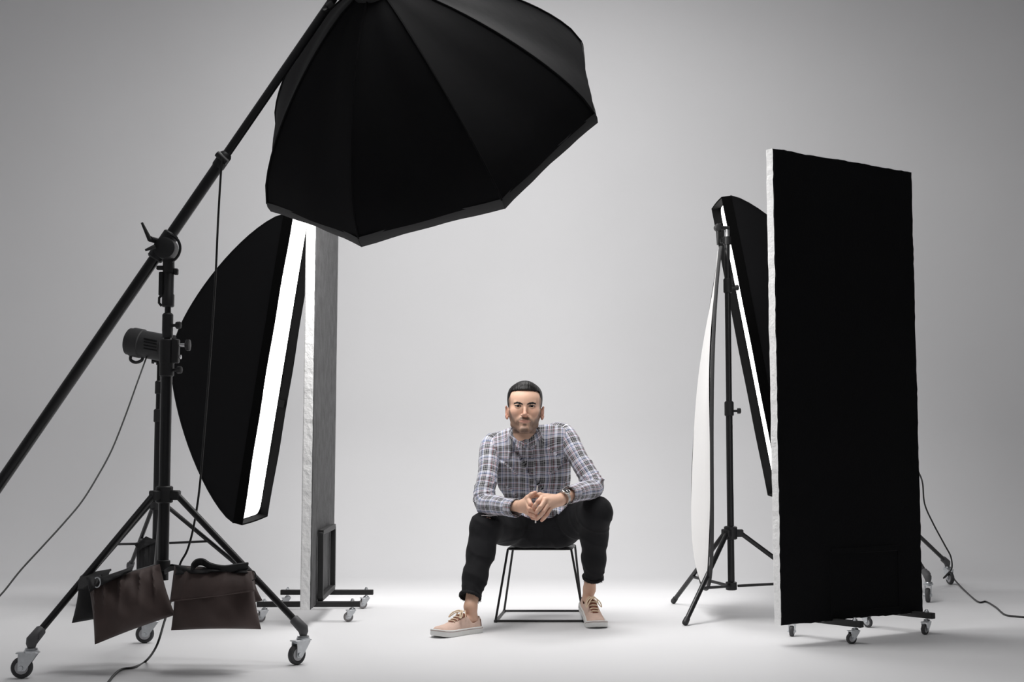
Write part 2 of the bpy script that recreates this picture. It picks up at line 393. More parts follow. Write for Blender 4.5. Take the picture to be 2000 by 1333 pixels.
def strip(name, label, c, n, w, L, D, roll, lipd=.048, group=None):
    n = Vector(n).normalized(); z = Vector((0, 0, 1)); sd = z.cross(n).normalized(); up = n.cross(sd)
    R = Matrix.Rotation(roll, 3, n); sd = R @ sd; up = R @ up
    root = empty(name, c - n * D, label, 'softbox', group)
    def corner(a, b, s, l, h): return c - n * h + sd * (a * s) + up * (b * l)
    T = np.linspace(0, 1, 19)
    def prof(t):
        q = math.sin(t * math.pi / 2); l = max(1 - q ** 1.33, 0) ** (1 / 1.33)
        return D * q, .07 + (w / 2 - .07) * (1 - q ** 1.3), .075 + (L / 2 - .075) * l
    crn = [(-1, -1), (1, -1), (1, 1), (-1, 1)]
    for k in range(4):
        a, b = crn[k], crn[(k + 1) % 4]; vs_ = []; NS = 8 if k % 2 == 0 else 16
        for t in T:
            h, s, l = prof(t); p, q = corner(*a, s, l, h), corner(*b, s, l, h)
            for j in range(NS + 1):
                u = j / NS; x = p.lerp(q, u)
                x = x + ((c - n * h) - (p + q) / 2).normalized() * .014 * math.sin(math.pi * u) * math.sin(math.pi * t)
                vs_.append(x)
        m = MB(); m.add(vs_, [(i * (NS + 1) + j, i * (NS + 1) + j + 1, (i + 1) * (NS + 1) + j + 1, (i + 1) * (NS + 1) + j) for i in range(len(T) - 1) for j in range(NS)])
        m.build('panel', M['softbox'], root, ang=60)
        m = MB(); m.tube([corner(*a, s + .001, l + .001, h) for h, s, l in map(prof, T)], .004, 6); m.build('rib', M['softbox'], root)
        # lip around the front, slightly bowed
        m = MB(); vs_ = []; NS = 20
        for j in range(NS + 1):
            u = j / NS
            for s, l, h in ((w / 2 + .002, L / 2 + .002, .004), (w / 2 + .004, L / 2 + .004, -lipd), (w / 2 - .004, L / 2 - .004, -lipd), (w / 2 - .004, L / 2 - .004, .002)):
                x = corner(*a, s, l, h).lerp(corner(*b, s, l, h), u)
                bow = (.016 if k % 2 else .004) * math.sin(math.pi * u) * (-1) + (.004 * math.sin(7 * math.pi * u) if k % 2 else 0)
                d_ = (c - x); d_ = sd * d_.dot(sd) if k % 2 else up * d_.dot(up)
                x = x + d_.normalized() * bow * (1 if h < 0 else .2)
                vs_.append(x)
        m.add(vs_, [(j * 4 + i, j * 4 + i + 1, (j + 1) * 4 + i + 1, (j + 1) * 4 + i) for j in range(NS) for i in range(3)])
        m.build('lip', M['strip_lip'], root, ang=50)
    # diffuser with rounded corners
    ring = []
    for (a, b) in crn:
        for q in np.linspace(0, math.pi / 2, 6):
            base = {(-1, -1): math.pi, (1, -1): 1.5 * math.pi, (1, 1): 0, (-1, 1): .5 * math.pi}[(a, b)]
            rr = .05; cs, sn = math.cos(base + q), math.sin(base + q)
            ring.append(c + sd * (a * (w / 2 - .006 - rr) + cs * rr) + up * (b * (L / 2 - .006 - rr) + sn * rr) + n * .002)
    diff_disc(ring, c + n * .002).build('diffuser', M['strip_glow'], root, smooth=False)
    # stitched velcro tab on the far lip
    m = MB(); m.box(c + n * (lipd * .5) + sd * (-w / 2 - .0065 if False else (w / 2 - .007)) + up * (-L * .12), sd * .0015, up * .02, n * .018, .001); m.build('tab', M['strip_lip'], root)
    m = MB(); m.lathe(c - n * (D - .012), -n, [(0, .075), (.003, .086), (.03, .086), (.034, .07)], 20); m.build('speed_ring', M['blackp'], root)
    return root, sd, up
S1c = P(530, 720, 7.42); S1n = (.97, -.185, -.190)
strip('strip_softbox', 'tall black strip softbox glowing white beside the narrow edge-on foam panel', S1c, S1n, .345, 1.60, .52, math.radians(5), group='strip softboxes either side')
S2c = P(1472, 678, 7.62); S2n = (-.985, -.005, -.18)
strip('strip_softbox', 'black strip softbox with lit front leaning behind the wide black panel', S2c, S2n, .36, 1.60, .52, 0, group='strip softboxes either side')

# --- stands and strobe heads of the strip softboxes
def ring_feet(cx, cy, r, a0): return [(cx + r * math.cos(a0 + k * 2.0944), cy + r * math.sin(a0 + k * 2.0944)) for k in range(3)]
n1 = Vector(S1n).normalized(); back1 = S1c - n1 * .60
X2, Y2 = P(307, 900, 7.68).x, 7.68
st2 = stand('light_stand', 'thin black rolling stand behind the boom stand, holding the strobe with the trailing cable', X2, Y2, ring_feet(X2, Y2, .50, 0), P(307, 985, Y2).z, .25,
            [(P(307, 1125, Y2).z, P(308, 800, Y2).z, .0175), (P(307, 800, Y2).z, P(307, 745, Y2).z, .0135), (P(307, 745, Y2).z, P(307, 712, Y2).z, .011)], brace_z=P(307, 1062, Y2).z, yaws=[1, 2, 3], group='rolling stands of the strip softboxes', brace_f=.52)
n2 = Vector(S2n).normalized()
X3, Y3 = 2.07, 8.0
st3 = stand('light_stand', 'black rolling stand mostly hidden behind the wide black panel at right', X3, Y3, [(2.574, 8.49), (2.163, 7.47), (1.70, 8.36)], P(1720, 985, Y3).z, .25,
            [(.3, 1.0, .0175), (.93, 1.28, .0135), (1.25, 1.30, .011)], brace_z=.33, yaws=[1.75, 1.2, 3], group='rolling stands of the strip softboxes', brace_f=.5)
def strobe(label, a, n, foot, group):
    n = Vector(n).normalized(); root = empty('strobe_head', foot, label, 'strobe', group)
    b = a - n * .02
    m = MB(); m.lathe(b, -n, [(0, .072), (.005, .078), (.05, .078), (.055, .073), (.175, .073), (.18, .078), (.232, .078), (.236, .073), (.255, .072), (.262, .062)], 28); m.build('body', M['blackp'], root)
    for k in range(4):
        m = MB(); u = Vector((0, -1, 0)); m.bar(b - n * .075 + Vector((0, -.072, .028 - .017 * k)), b - n * .15 + Vector((0, -.072, .028 - .017 * k)), .003, .0035, (0, 0, 1), .001); m.build('vent', M['softbox'], root)
    m = MB(); c = b - n * .225 + Vector((0, 0, -.07)); m.tube(catmull([c + n * .05 + Vector((0, 0, .01)), c + n * .045 + Vector((0, 0, -.018)), c + n * .01 + Vector((0, 0, -.036)), c - n * .02 + Vector((0, 0, -.026)), c - n * .015 + Vector((0, 0, .01))], 5), .0085, 10); m.build('handle', M['blackp'], root)
    m = MB(); f = Vector(foot); m.tube([f, f + Vector((0, 0, .05))], .016, 14); m.lathe(f + Vector((0, -.03, .062)), (0, 1, 0), [(0, .026), (.004, .034), (.056, .034), (.06, .026)], 18)
    m.tube([f + Vector((0, 0, .06)), b - n * .06], .02, 10); m.build('tilt_bracket', M['blackp'], root)
    k_ = MB(); k_.lathe(f + Vector((-.012, -.01, .018)), (-1, -.2, 0), [(0, .007), (.012, .007), (.013, .014), (.026, .012)], 8); k_.build('knob', M['blackp'], root)
    return root, b
sh1, sb1 = strobe('black strobe head sticking out left of the boom stand pole', S1c - n1 * .54, S1n, (X2, Y2, P(307, 713, Y2).z), 'strobe heads on the strip softboxes')
strobe('black strobe head hidden behind the wide black panel', S2c - n2 * .54, S2n, (X3, Y3, 1.295), 'strobe heads on the strip softboxes')

# --- polystyrene panels on rolling bases
def panel(name, label, bl, dirv, nrm, W, H, T, z0, m_face, m_back, lean=0.0, seed=0):
    """bl: near bottom corner of the painted face (x,y); dirv: along the width; nrm: painted side"""
    d = Vector((*dirv, 0)).normalized(); nr = Vector((*nrm, 0)).normalized(); up = Vector((0, 0, 1)) + nr * lean
    o = Vector((*bl, z0)); rng = random.Random(seed)
    root = empty(name, Vector((*bl, 0)) + d * W / 2, label, 'panel', 'foam panels on rolling bases')
    # foam slab: ragged outline, painted face a separate skin
    NZ, NX = 90, 40
    jag = lambda a: .0010 * math.sin(a * 13 + seed) + .0007 * math.sin(a * 43 + 2 * seed) + rng.uniform(-.0011, .0011) - (.004 if rng.random() < .02 else 0)
    loop = []
    for i in range(NX): t = i / NX; loop.append((t * W, jag(t * W)))
    for i in range(NZ): t = i / NZ; loop.append((W + jag(t * H), t * H))
    for i in range(NX): t = 1 - i / NX; loop.append((t * W, H + jag(t * W)))
    for i in range(NZ): t = 1 - i / NZ; loop.append((jag(t * H), t * H))
    n = len(loop)
    def ringp(off, ins=0, extra=0.0):
        out = []
        for (x, z) in loop:
            xx = x + (ins if x < W / 2 else -ins); z_ = z + (ins if z < H / 2 else -ins)
            e = rng.uniform(-extra, extra)
            out.append(o + d * (xx + e) + up * (z_ + e) + nr * off)
        return out
    m = MB(); levels = [ringp(-T, .004), ringp(-T + .005), ringp(-T * .6, 0, .0015), ringp(-T * .3, 0, .0015), ringp(-.004)]
    vs_ = sum(levels, []); fs_ = [(l * n + i, l * n + (i + 1) % n, (l + 1) * n + (i + 1) % n, (l + 1) * n + i) for l in range(4) for i in range(n)]
    fs_.append(tuple(range(n))[::-1]); fs_.append(tuple(4 * n + i for i in range(n)))
    m.add(vs_, fs_); m.build('foam_board', M['foam'], root, smooth=False)
    m = MB(); a = ringp(-.0045, .0, .0012); b = ringp(0, .003, .0012); m.add(a + b, [(i, (i + 1) % n, n + (i + 1) % n, n + i) for i in range(n)] + [tuple(n + i for i in range(n))]); m.build('painted_face', m_face, root, smooth=False)
    if m_back:
        m = MB(); a = [p - nr * T for p in ringp(-.0002, .006)]; m.add(a, [tuple(range(n))[::-1]]); m.build('back_face', m_back, root)
    return root, o, d, nr, up
def rolling_base(root, ends, frame, bz=.080, cm=None, yaws=(0, 0, 0, 0), fmat=None):
    """ends: two bars each ((x,y),(x,y)); frame: (origin, width dir, up dir, out dir, w0, w1, h)"""
    k = 0
    for (a, b) in ends:
        a3, b3 = Vector((*a, bz)), Vector((*b, bz)); dv = (b3 - a3).normalized()
        m = MB(); m.bar(a3, b3, .0125, .0125); br = m.build('base_bar', M['frame_steel'], root)
        for q in (a3 + dv * .035, b3 - dv * .035):
            castor(root, q.x, q.y, yaws[k], cm or CAST_B); k += 1
            m = MB(); m.lathe(q + Vector((0, 0, .012)), (0, 0, 1), [(0, .010), (.007, .010), (.009, .006), (.013, .006)], 6); m.build('nut', M['steel'], br)
    if frame:
        o, d, up, nr, w0, w1, h = frame
        for nm, p, q in (('upright', o + d * w0, o + d * w0 + up * h), ('upright', o + d * w1, o + d * w1 + up * h), ('crossbar', o + d * w0 + up * h, o + d * w1 + up * h), ('crossbar', o + d * w0, o + d * w1)):
            m = MB(); m.bar(p, q, .0125, .0125, nr); m.build(nm, fmat or M['frame_steel'], root)
# left panel (narrow, nearly edge-on)
lb = P(607, 1192, 6.36); lf = P(650, 1165, 7.33)
ld = Vector((lf.x - lb.x, lf.y - lb.y)).normalized()
lp, lo, ldv, lnr, lup = panel('foam_panel', 'narrow-looking foam panel seen edge-on beside the left strip softbox', (lb.x, lb.y), ld, (ld.y, -ld.x), 1.0, 2.05, .048, lb.z, M['foam_black_lit'], None, lean=.004, seed=3)
fa = Vector((lb.x, lb.y, 0)) + ldv * .22; fb = Vector((lb.x, lb.y, 0)) + ldv * .78
rolling_base(lp, [((fa.x - .27, fa.y - .01), (fa.x + .20, fa.y)), ((fb.x - .24, fb.y), (fb.x + .22, fb.y))],
             (Vector((fa.x + .018, fa.y, .105)), ldv, Vector((0, 0, 1)), lnr, 0, .56, .30), cm=CAST_C, yaws=(.5, .2, .2, .4))
# right panel (wide black face)
rb_ = P(1527, 1225, 5.72); rf_ = P(1803, 1186, 6.21)
rd = Vector((rf_.x - rb_.x, rf_.y - rb_.y)); RW = rd.length; rd = rd.normalized()
rp, ro, rdv, rnr, rup = panel('foam_panel', 'wide black-faced foam panel with white edge standing at right', (rb_.x, rb_.y), rd, (rd.y, -rd.x), RW, 1.925, .045, .084, M['foam_black'], None, lean=-.004, seed=8)
ends = [((1.160, 6.096), (1.406, 5.786)), ((1.540, 6.404), (1.785, 6.094))]
fo = Vector((rb_.x, rb_.y, .105)) - rnr * .0095
rolling_base(rp, ends, (fo, rdv, Vector((0, 0, 1)), rnr, RW * .34, RW * .83, .26), yaws=(1.2, .35, 2.2, .8), fmat=M['foam_black'])
# --- reflector on its stand
RX, RY = 1.051, 6.89
zr = lambda py: P(1428, py, RY).z
rst = stand('reflector_stand', 'slim black tripod stand holding the white oval reflector', RX, RY, [(.826, 7.369), (.772, 6.425), (1.60, 6.88)], zr(1040), .2,
            [(zr(1150), zr(785), .0165), (zr(800), zr(545), .0145), (zr(560), zr(463), .0135)], brace_z=zr(1145), castors=False, leg_r=.0115, brace_f=.62)
m_ = MB(); m_.tube([(RX, RY, zr(478)), (RX, RY, zr(463))], .019, 16); m_.box((RX - .022, RY, zr(470)), (.012, 0, 0), (0, .01, 0), (0, 0, .012), .003)
m_.tube([(RX - .03, RY - .01, zr(468)), (RX - .045, RY - .015, zr(462))], .006, 8); m_.build('top_clamp', M['blackp'], rst)
m_ = MB(); m_.tube([(RX, RY, zr(463)), (RX, RY, zr(449))], .0125, 16); m_.build('spigot', M['chrome'], rst)
m_ = MB(); m_.tube([(RX + .01, RY, zr(446)), (RX - .055, RY - .02, zr(446))], .010, 10); m_.lathe((RX - .048, RY - .04, zr(446)), (0, 1, 0), [(0, .012), (.004, .018), (.036, .018), (.04, .012)], 14)
m_.tube([(RX - .046, RY - .02, zr(446)), (RX - .048, RY - .025, zr(480))], [.012, .006], 10)
m_.tube([(RX - .035, RY - .02, zr(438)), (RX - .035, RY - .02, zr(456))], .003, 6); m_.build('holder_arm', M['blackp'], rst)
m_ = MB(); m_.box((RX + .02, RY, zr(548)), (.008, 0, 0), (0, .012, 0), (0, 0, .022), .003); m_.build('clamp_block', M['blackp'], rst)
# oval disc: near edge at right, far edge at left
rtop = P(1398, 481, 6.86); rbot = P(1366, 1150, 6.86)
rc = (rtop + rbot) / 2; ra = (rtop - rbot) / 2
near = P(1394, 815, 6.34); far = P(1364, 815, 7.42)
hb = (near - far) / 2; rc = (near + far) / 2 * .5 + rc * .5
rn = ra.cross(hb).normalized()
if rn.x > 0: rn = -rn
refl = empty('oval_reflector', Vector((rc.x, rc.y, rbot.z)), 'white oval reflector with black binding seen nearly edge-on, hung from the tripod', 'reflector')
def rp_(a, s=1.0, off=0.0):
    warp = .028 * math.sin(2 * a + .9)
    return rc + ra * math.sin(a) * s + hb * math.cos(a) * s + rn * (off + warp * s)
NA = 72; angs = [2 * math.pi * i / NA for i in range(NA)]
m_ = MB(); vs_ = []; fs_ = []
for off in (.003, -.003):
    b0_ = len(vs_)
    for s in (.25, .5, .75, .98): vs_ += [rp_(a, s, off + .004 * s * math.sin(5 * a)) for a in angs]
    vs_.append(rc + rn * off); ci = len(vs_) - 1
    for l in range(3): fs_ += [(b0_ + l * NA + i, b0_ + l * NA + (i + 1) % NA, b0_ + (l + 1) * NA + (i + 1) % NA, b0_ + (l + 1) * NA + i) for i in range(NA)]
    fs_ += [(ci, b0_ + i, b0_ + (i + 1) % NA) for i in range(NA)]
m_.add(vs_, fs_); m_.build('cloth', M['refl_white'], refl)
m_ = MB(); vs_ = []
for a in angs:
    q = rp_(a, 1.0); out = (q - rc).normalized()
    for ca in range(8):
        t = ca * math.pi / 4; vs_.append(q + out * .005 * math.cos(t) - rn * .008 + rn * .0085 * math.sin(t))
m_.add(vs_, [(i * 8 + k, i * 8 + (k + 1) % 8, ((i + 1) % NA) * 8 + (k + 1) % 8, ((i + 1) % NA) * 8 + k) for i in range(NA) for k in range(8)]); m_.build('binding', M['refl_rim'], refl)

# --- cables
def cable(name, label, pts, r=.0038, n=8, cat='cable'):
    m = MB(); pp = catmull(pts, n); m.tube(pp, r, 8)
    base = min(pts, key=lambda p: p.z)
    o = m.build(name, M['cable'], None, base); tag(o, label, cat); return o
Yc = 5.27
cable('power_cable', 'thin black cable hanging from the boom arm down behind the right sandbag to the floor',
      [P(434, 308, 5.33), P(431, 345, 5.33), P(426, 430, 5.33), P(420, 560, 5.33), P(409, 720, 5.33), P(398, 860, 5.33), P(389, 960, 5.33), P(378, 1030, 5.35), P(366, 1075, 5.37), P(352, 1102, 5.38),
       P(343, 1140, 5.36), P(332, 1180, 5.30), P(321, 1215, 5.22), P(306, 1262, 5.12), PF(285, 1292), PF(262, 1304), PF(238, 1308), PF(222, 1320), PF(205, 1342)], .0042)
cable('power_cable', 'black cable curving from the left strobe head down to the left picture edge',
      [P(289, 690, 7.55), P(284, 704, 7.5), P(268, 748, 7.4), P(244, 815, 7.3), P(218, 880, 7.2), P(190, 932, 7.1), P(160, 980, 7.0), P(125, 1022, 6.9), P(85, 1066, 6.8), P(40, 1115, 6.7), P(2, 1162, 6.6), P(-40, 1200, 6.5), PF(-90, 1225)], .0042)
cable('power_cable', 'black cable dropping beside the wide black panel and running along the floor at right',
      [P(1782, 900, 7.7), P(1795, 925, 7.75), P(1802, 945, 7.9), P(1806, 985, 8.0), P(1822, 1022, 8.1), P(1845, 1065, 8.2), P(1857, 1088, 8.25), P(1859, 1110, 8.3), P(1850, 1122, 8.3), P(1843, 1130, 8.3), PF(1856, 1122, .06), PF(1866, 1135, .02), PF(1885, 1155), PF(1910, 1176), PF(1926, 1176), PF(1945, 1187), PF(1962, 1201), PF(1985, 1205), PF(2030, 1208)], .0045)
# cable knot on the boom
m_ = MB(); m_.tube([P(424, 300, 5.34), P(444, 318, 5.34)], .013, 10); m_.build('cable_tie', M['blackp'], boom)

# --- sandbags
def pillow(c, T, nrm, nu=60, nv=30, seed=0, wr=.004, pinch=.06, gather=0.0):
    """c: four corners (tl,tr,br,bl); two puffed skins meeting at a seam"""
    tl, tr, br, bl = [Vector(p) for p in c]; nr = Vector(nrm).normalized(); rng = random.Random(seed)
    ph = [rng.uniform(0, 6.28) for _ in range(6)]
    vs_ = []; fs_ = []
    ctr = (tl + tr + br + bl) / 4
    for sgn in (1, -1):
        for j in range(nv + 1):
            v = j / nv
            for i in range(nu + 1):
                u = i / nu
                p = tl.lerp(tr, u).lerp(bl.lerp(br, u), v)
                e = 1 - pinch * (math.sin(math.pi * u) * (abs(2 * v - 1) ** 3) + math.sin(math.pi * v) * (abs(2 * u - 1) ** 3))
                p = ctr + (p - ctr) * e
                q = (max(1 - abs(2 * u - 1) ** 2.2, 0) ** .55) * (max(1 - abs(2 * v - 1) ** 2.0, 0) ** .5)
                w = q * T * (.75 + .35 * v)
                w += q * wr * (math.sin(11 * u + 4 * v + ph[0]) + .7 * math.sin(19 * u - 7 * v + ph[1]) + .6 * math.sin(7 * v + 5 * u + ph[2]))
                w += gather * max(0, 1 - v * 1.35) * ((1 - abs(math.sin(19 * u + 1.6 * math.sin(5 * u + ph[3]) + 2.2 * v))) ** 2 * 2 - .6) * min(1, 8 * v) * (math.sin(math.pi * u) ** .3)
                vs_.append(p + nr * w * sgn)
    N = (nu + 1) * (nv + 1)
    for k in range(2):
        for j in range(nv):
            for i in range(nu):
                a = k * N + j * (nu + 1) + i; f = (a, a + nu + 1, a + nu + 2, a + 1); fs_.append(f if k == 0 else f[::-1])
    m = MB(); m.add(vs_, fs_); return m
def strap(pts, w, t, wd):
    """flat webbing along pts; wd: width direction"""
    pp = catmull(pts, 6); wd = Vector(wd).normalized(); vs_ = []; n = len(pp)
    for i, p in enumerate(pp):
        tg = (pp[min(i + 1, n - 1)] - pp[max(i - 1, 0)]).normalized(); w_ = (wd - tg * wd.dot(tg)).normalized(); nn = tg.cross(w_)
        for a, b in ((-1, -1), (1, -1), (1, 1), (-1, 1)): vs_.append(p + w_ * w * a + nn * t * b)
    m = MB(); m.add(vs_, [(i * 4 + k, i * 4 + (k + 1) % 4, i * 4 + 4 + (k + 1) % 4, i * 4 + 4 + k) for i in range(n - 1) for k in range(4)] + [(3, 2, 1, 0), tuple(n * 4 - 4 + k for k in range(4))]); return m
fwd = Vector((0.15, -1, .05))
Ys = 5.02
sb = empty('sandbag', (P(255, 1180, Ys).x, Ys + .08, P(255, 1255, Ys).z), 'brown nylon sandbag hanging tilted on the left of the boom stand, cable to its right', 'sandbag', 'sandbags on the light stands')
pillow([P(172, 1137, Ys), P(312, 1102, Ys + .08), P(342, 1202, Ys + .08), P(185, 1260, Ys - .02)], .075, fwd, seed=2, gather=.020, pinch=.035, wr=.009).build('front_pouch', M['sandbag'], sb, ang=80)
pillow([P(155, 1133, Ys + .14), P(302, 1110, Ys + .2), P(318, 1190, Ys + .2), P(140, 1218, Ys + .14)], .05, fwd, seed=5, pinch=.03).build('rear_pouch', M['sandbag_d'], sb, ang=80)
strap([P(180, 1150, Ys - .01), P(184, 1126, Ys + .05), P(190, 1118, Ys + .1)], .05, .003, P(280, 1106, Ys + .1) - P(172, 1130, Ys + .05)).build('strap', M['sandbag_d'], sb)
m_ = pillow([P(190, 1130, Ys - .005), P(262, 1106, Ys + .04), P(258, 1116, Ys + .02), P(196, 1146, Ys - .04)], .022, fwd, 14, 8, seed=9); m_.build('handle', M['sandbag_d'], sb, ang=80)
m_ = pillow([P(168, 1128, Ys - .01), P(200, 1123, Ys), P(192, 1148, Ys - .03), P(174, 1160, Ys - .05)], .028, fwd, 10, 8, seed=11); m_.build('end_band', M['sandbag_d'], sb, ang=80)
m_ = MB(); c = P(190, 1138, Ys - .075); m_.tube([c + Vector((.012 * math.cos(a), -.004, .017 * math.sin(a))) for a in np.linspace(-2.0, 2.2, 14)], .0022, 6); m_.build('ring', M['steel'], sb)
Ys = 5.06
sb = empty('sandbag', (P(420, 1180, Ys).x, Ys + .08, P(420, 1235, Ys).z), 'brown nylon sandbag hanging level with a folded flap on the right of the boom stand', 'sandbag', 'sandbags on the light stands')
pillow([P(341, 1112, Ys), P(493, 1118, Ys), P(510, 1230, Ys), P(334, 1232, Ys)], .068, fwd, seed=21, pinch=.035, wr=.009).build('front_pouch', M['sandbag'], sb, ang=80)
pillow([P(346, 1112, Ys + .13), P(496, 1116, Ys + .13), P(513, 1174, Ys + .12), P(350, 1215, Ys + .13)], .045, fwd, seed=25).build('rear_pouch', M['sandbag'], sb, ang=80)
# flap: a draped sheet over the upper half
vs_ = []; NU, NV = 40, 12
fl = [P(341, 1105, Ys - .015), P(492, 1116, Ys - .015), P(499, 1155, Ys - .045), P(332, 1176, Ys - .045)]
for j in range(NV + 1):
    v = j / NV
    for i in range(NU + 1):
        u = i / NU; p = fl[0].lerp(fl[1], u).lerp(fl[3].lerp(fl[2], u), v)
        bul = .052 * (math.sin(math.pi * u) ** .5) * (math.sin(math.pi * min(.12 + v * .60, 1)))
        g = .011 * (1 - abs(math.sin(11 * u + 1.5 * math.sin(6 * u) + .6 * v))) ** 2 * (1 - .3 * v) * 1.6 * math.sin(math.pi * u) ** .4
        vs_.append(p + fwd.normalized() * (bul + g + .008))
m_ = MB(); m_.add(vs_, [(j * (NU + 1) + i, (j + 1) * (NU + 1) + i, (j + 1) * (NU + 1) + i + 1, j * (NU + 1) + i + 1) for j in range(NV) for i in range(NU)])
o = m_.build('flap', M['sandbag'], sb, ang=80); sm = o.modifiers.new('thick', 'SOLIDIFY'); sm.thickness = .003
m_ = MB(); m_.tube([vs_[NV * (NU + 1) + i] + fwd.normalized() * .001 + Vector((0, 0, .004)) for i in range(NU + 1)], .0015, 5); m_.build('hem', M['sandbag'], o)
m_ = pillow([P(340, 1104, Ys - .03), P(488, 1112, Ys - .03), P(486, 1120, Ys - .045), P(341, 1124, Ys - .055)], .026, fwd, 24, 8, seed=31, wr=.010); m_.build('top_band', M['sandbag_d'], sb, ang=80)
strap([P(376, 1116, Ys - .065), P(378, 1106, Ys - .06), P(386, 1099, Ys - .05), P(398, 1099, Ys - .045), P(412, 1107, Ys - .06), P(438, 1112, Ys - .065), P(465, 1108, Ys - .05), P(484, 1106, Ys - .03)], .013, .0035, (0, -.45, .9)).build('handle', M['sandbag_d'], sb)
strap([P(345, 1110, Ys - .02), P(332, 1112, Ys + .08), P(322, 1118, Ys + .2)], .008, .002, (0, 0, 1)).build('strap', M['sandbag_d'], sb)
m_ = MB(); c = P(494, 1125, Ys - .06); m_.tube([c + Vector((.010 * math.cos(a), -.002, .016 * math.sin(a))) for a in np.linspace(-1.8, 1.8, 12)], .002, 6); m_.build('ring', M['blackp'], sb)
Ys = 7.60
sb = empty('sandbag', (P(290, 1090, Ys).x, Ys + .05, P(290, 1165, Ys).z), 'small dark sandbag half hidden behind the boom stand pole', 'sandbag', 'sandbags on the light stands')
pillow([P(266, 1060, Ys), P(310, 1058, Ys), P(322, 1165, Ys), P(264, 1160, Ys)], .04, fwd, seed=41, gather=.005).build('front_pouch', M['sandbag_d'], sb, ang=80)
pillow([P(263, 1066, Ys - .03), P(285, 1048, Ys - .03), P(310, 1056, Ys - .02), P(268, 1078, Ys - .05)], .018, fwd, 14, 10, seed=43).build('top_band', M['sandbag_d'], sb, ang=80)

# --- stool
sf = .0055
base = [V(-.075, 6.548, .007), V(.329, 6.548, .007), V(.338, 6.968, .007), V(-.038, 6.968, .007)]
top = [P(992, 1071, 6.62), P(1115.5, 1071, 6.62), P(1123, 1067, 6.92), P(1003, 1068, 6.92)]
zt = sum(p.z for p in top) / 4
for p in top: p.z = zt
stool = empty('wire_stool', (.14, 6.76, 0), 'low black wire-frame stool under the seated man', 'stool')
for k in range(4):
    m_ = MB(); m_.tube([base[k], base[(k + 1) % 4]], sf, 10); m_.build('base_rod', M['stool'], stool)
    m_ = MB(); m_.tube([base[k], top[k]], sf, 10); m_.build('leg', M['stool'], stool)
    m_ = MB(); m_.lathe(base[k] - Vector((0, 0, .007)), (0, 0, 1), [(0, .007), (.002, .008), (.011, .0075), (.0135, .004)], 12); m_.build('foot', M['stool'], stool)
m_ = MB(); rr_ = []
for k in range(4):
    a, b, c_ = top[k - 1], top[k], top[(k + 1) % 4]; u1 = (a - b).normalized(); u2 = (c_ - b).normalized()
    rr_ += [b + u1 * .03, b + (u1 + u2) * .008, b + u2 * .03]
m_.tube(rr_ + [rr_[0]], sf, 10); m_.build('seat_ring', M['stool'], stool)
vs_ = []; NG = 16; cen = sum(top, Vector((0, 0, 0))) / 4
for sgn in (1, -1):
    for j in range(NG + 1):
        for i in range(NG + 1):
            u, v = i / NG, j / NG; p = top[0].lerp(top[1], u).lerp(top[3].lerp(top[2], u), v); p = cen + (p - cen) * 1.02
            e = (1 - (2 * u - 1) ** 8) * (1 - (2 * v - 1) ** 8)
            vs_.append(p + Vector((0, 0, .001 + (.004 * e if sgn > 0 else -.004 * e))))
N_ = (NG + 1) ** 2; fs_ = []
for k in range(2):
    for j in range(NG):
        for i in range(NG):
            a = k * N_ + j * (NG + 1) + i; f = (a, a + 1, a + NG + 2, a + NG + 1); fs_.append(f if k == 0 else f[::-1])
m_ = MB(); m_.add(vs_, fs_); m_.build('seat', M['seat'], stool)
SEAT_Z = zt + .005
# ================================================================== the seated man
# signed-distance modelling on rectilinear grids, meshed with surface nets
def axis(*segs):
    """segs: (start, end, step) ..."""
    out = []
    for a, b, s in segs:
        n = max(int(round((b - a) / s)), 1); out += list(np.linspace(a, b, n, endpoint=False))
    out.append(segs[-1][1]); return np.array(out, np.float32)
def smin(a, b, k):
    if k <= 0: return np.minimum(a, b)
    h = np.maximum(k - np.abs(a - b), 0) / k
    return np.minimum(a, b) - h * h * k * .25
class Vol:
    def __init__(s, xs, ys, zs):
        s.ax = (xs, ys, zs); s.D = np.full((len(xs), len(ys), len(zs)), .3, np.float32)
    def _s(s, lo, hi):
        sl = []; co = []
        for k in range(3):
            a = s.ax[k]; i = max(np.searchsorted(a, lo[k]) - 1, 0); j = min(np.searchsorted(a, hi[k]) + 1, len(a))
            sl.append(slice(i, j)); sh = [1, 1, 1]; sh[k] = -1; co.append(a[i:j].reshape(sh))
        return tuple(sl), co
    def add(s, fn, lo, hi, k=.01):
        sl, (X, Y, Z) = s._s([v - k - .02 for v in lo], [v + k + .02 for v in hi])
        if s.D[sl].size: s.D[sl] = smin(s.D[sl], fn(X, Y, Z).astype(np.float32), k)
    def sub(s, fn, lo, hi, k=.003):
        sl, (X, Y, Z) = s._s([v - k - .01 for v in lo], [v + k + .01 for v in hi])
        if s.D[sl].size: s.D[sl] = -smin(-s.D[sl], fn(X, Y, Z).astype(np.float32), k)
    def disp(s, fn, lo, hi):
        sl, (X, Y, Z) = s._s(lo, hi)
        if s.D[sl].size: s.D[sl] += fn(X, Y, Z).astype(np.float32)
    def cone(s, a, b, ra, rb, k=.01):
        a, b = np.array(a, float), np.array(b, float); r = max(ra, rb)
        s.add(cone_fn(a, b, ra, rb), np.minimum(a, b) - r, np.maximum(a, b) + r, k)
    def chain(s, pts, rs, k=.006):
        for i in range(len(pts) - 1): s.cone(pts[i], pts[i + 1], rs[i], rs[i + 1], k)
    def mesh(s, smooth=1): return nets(s.D, s.ax, smooth)
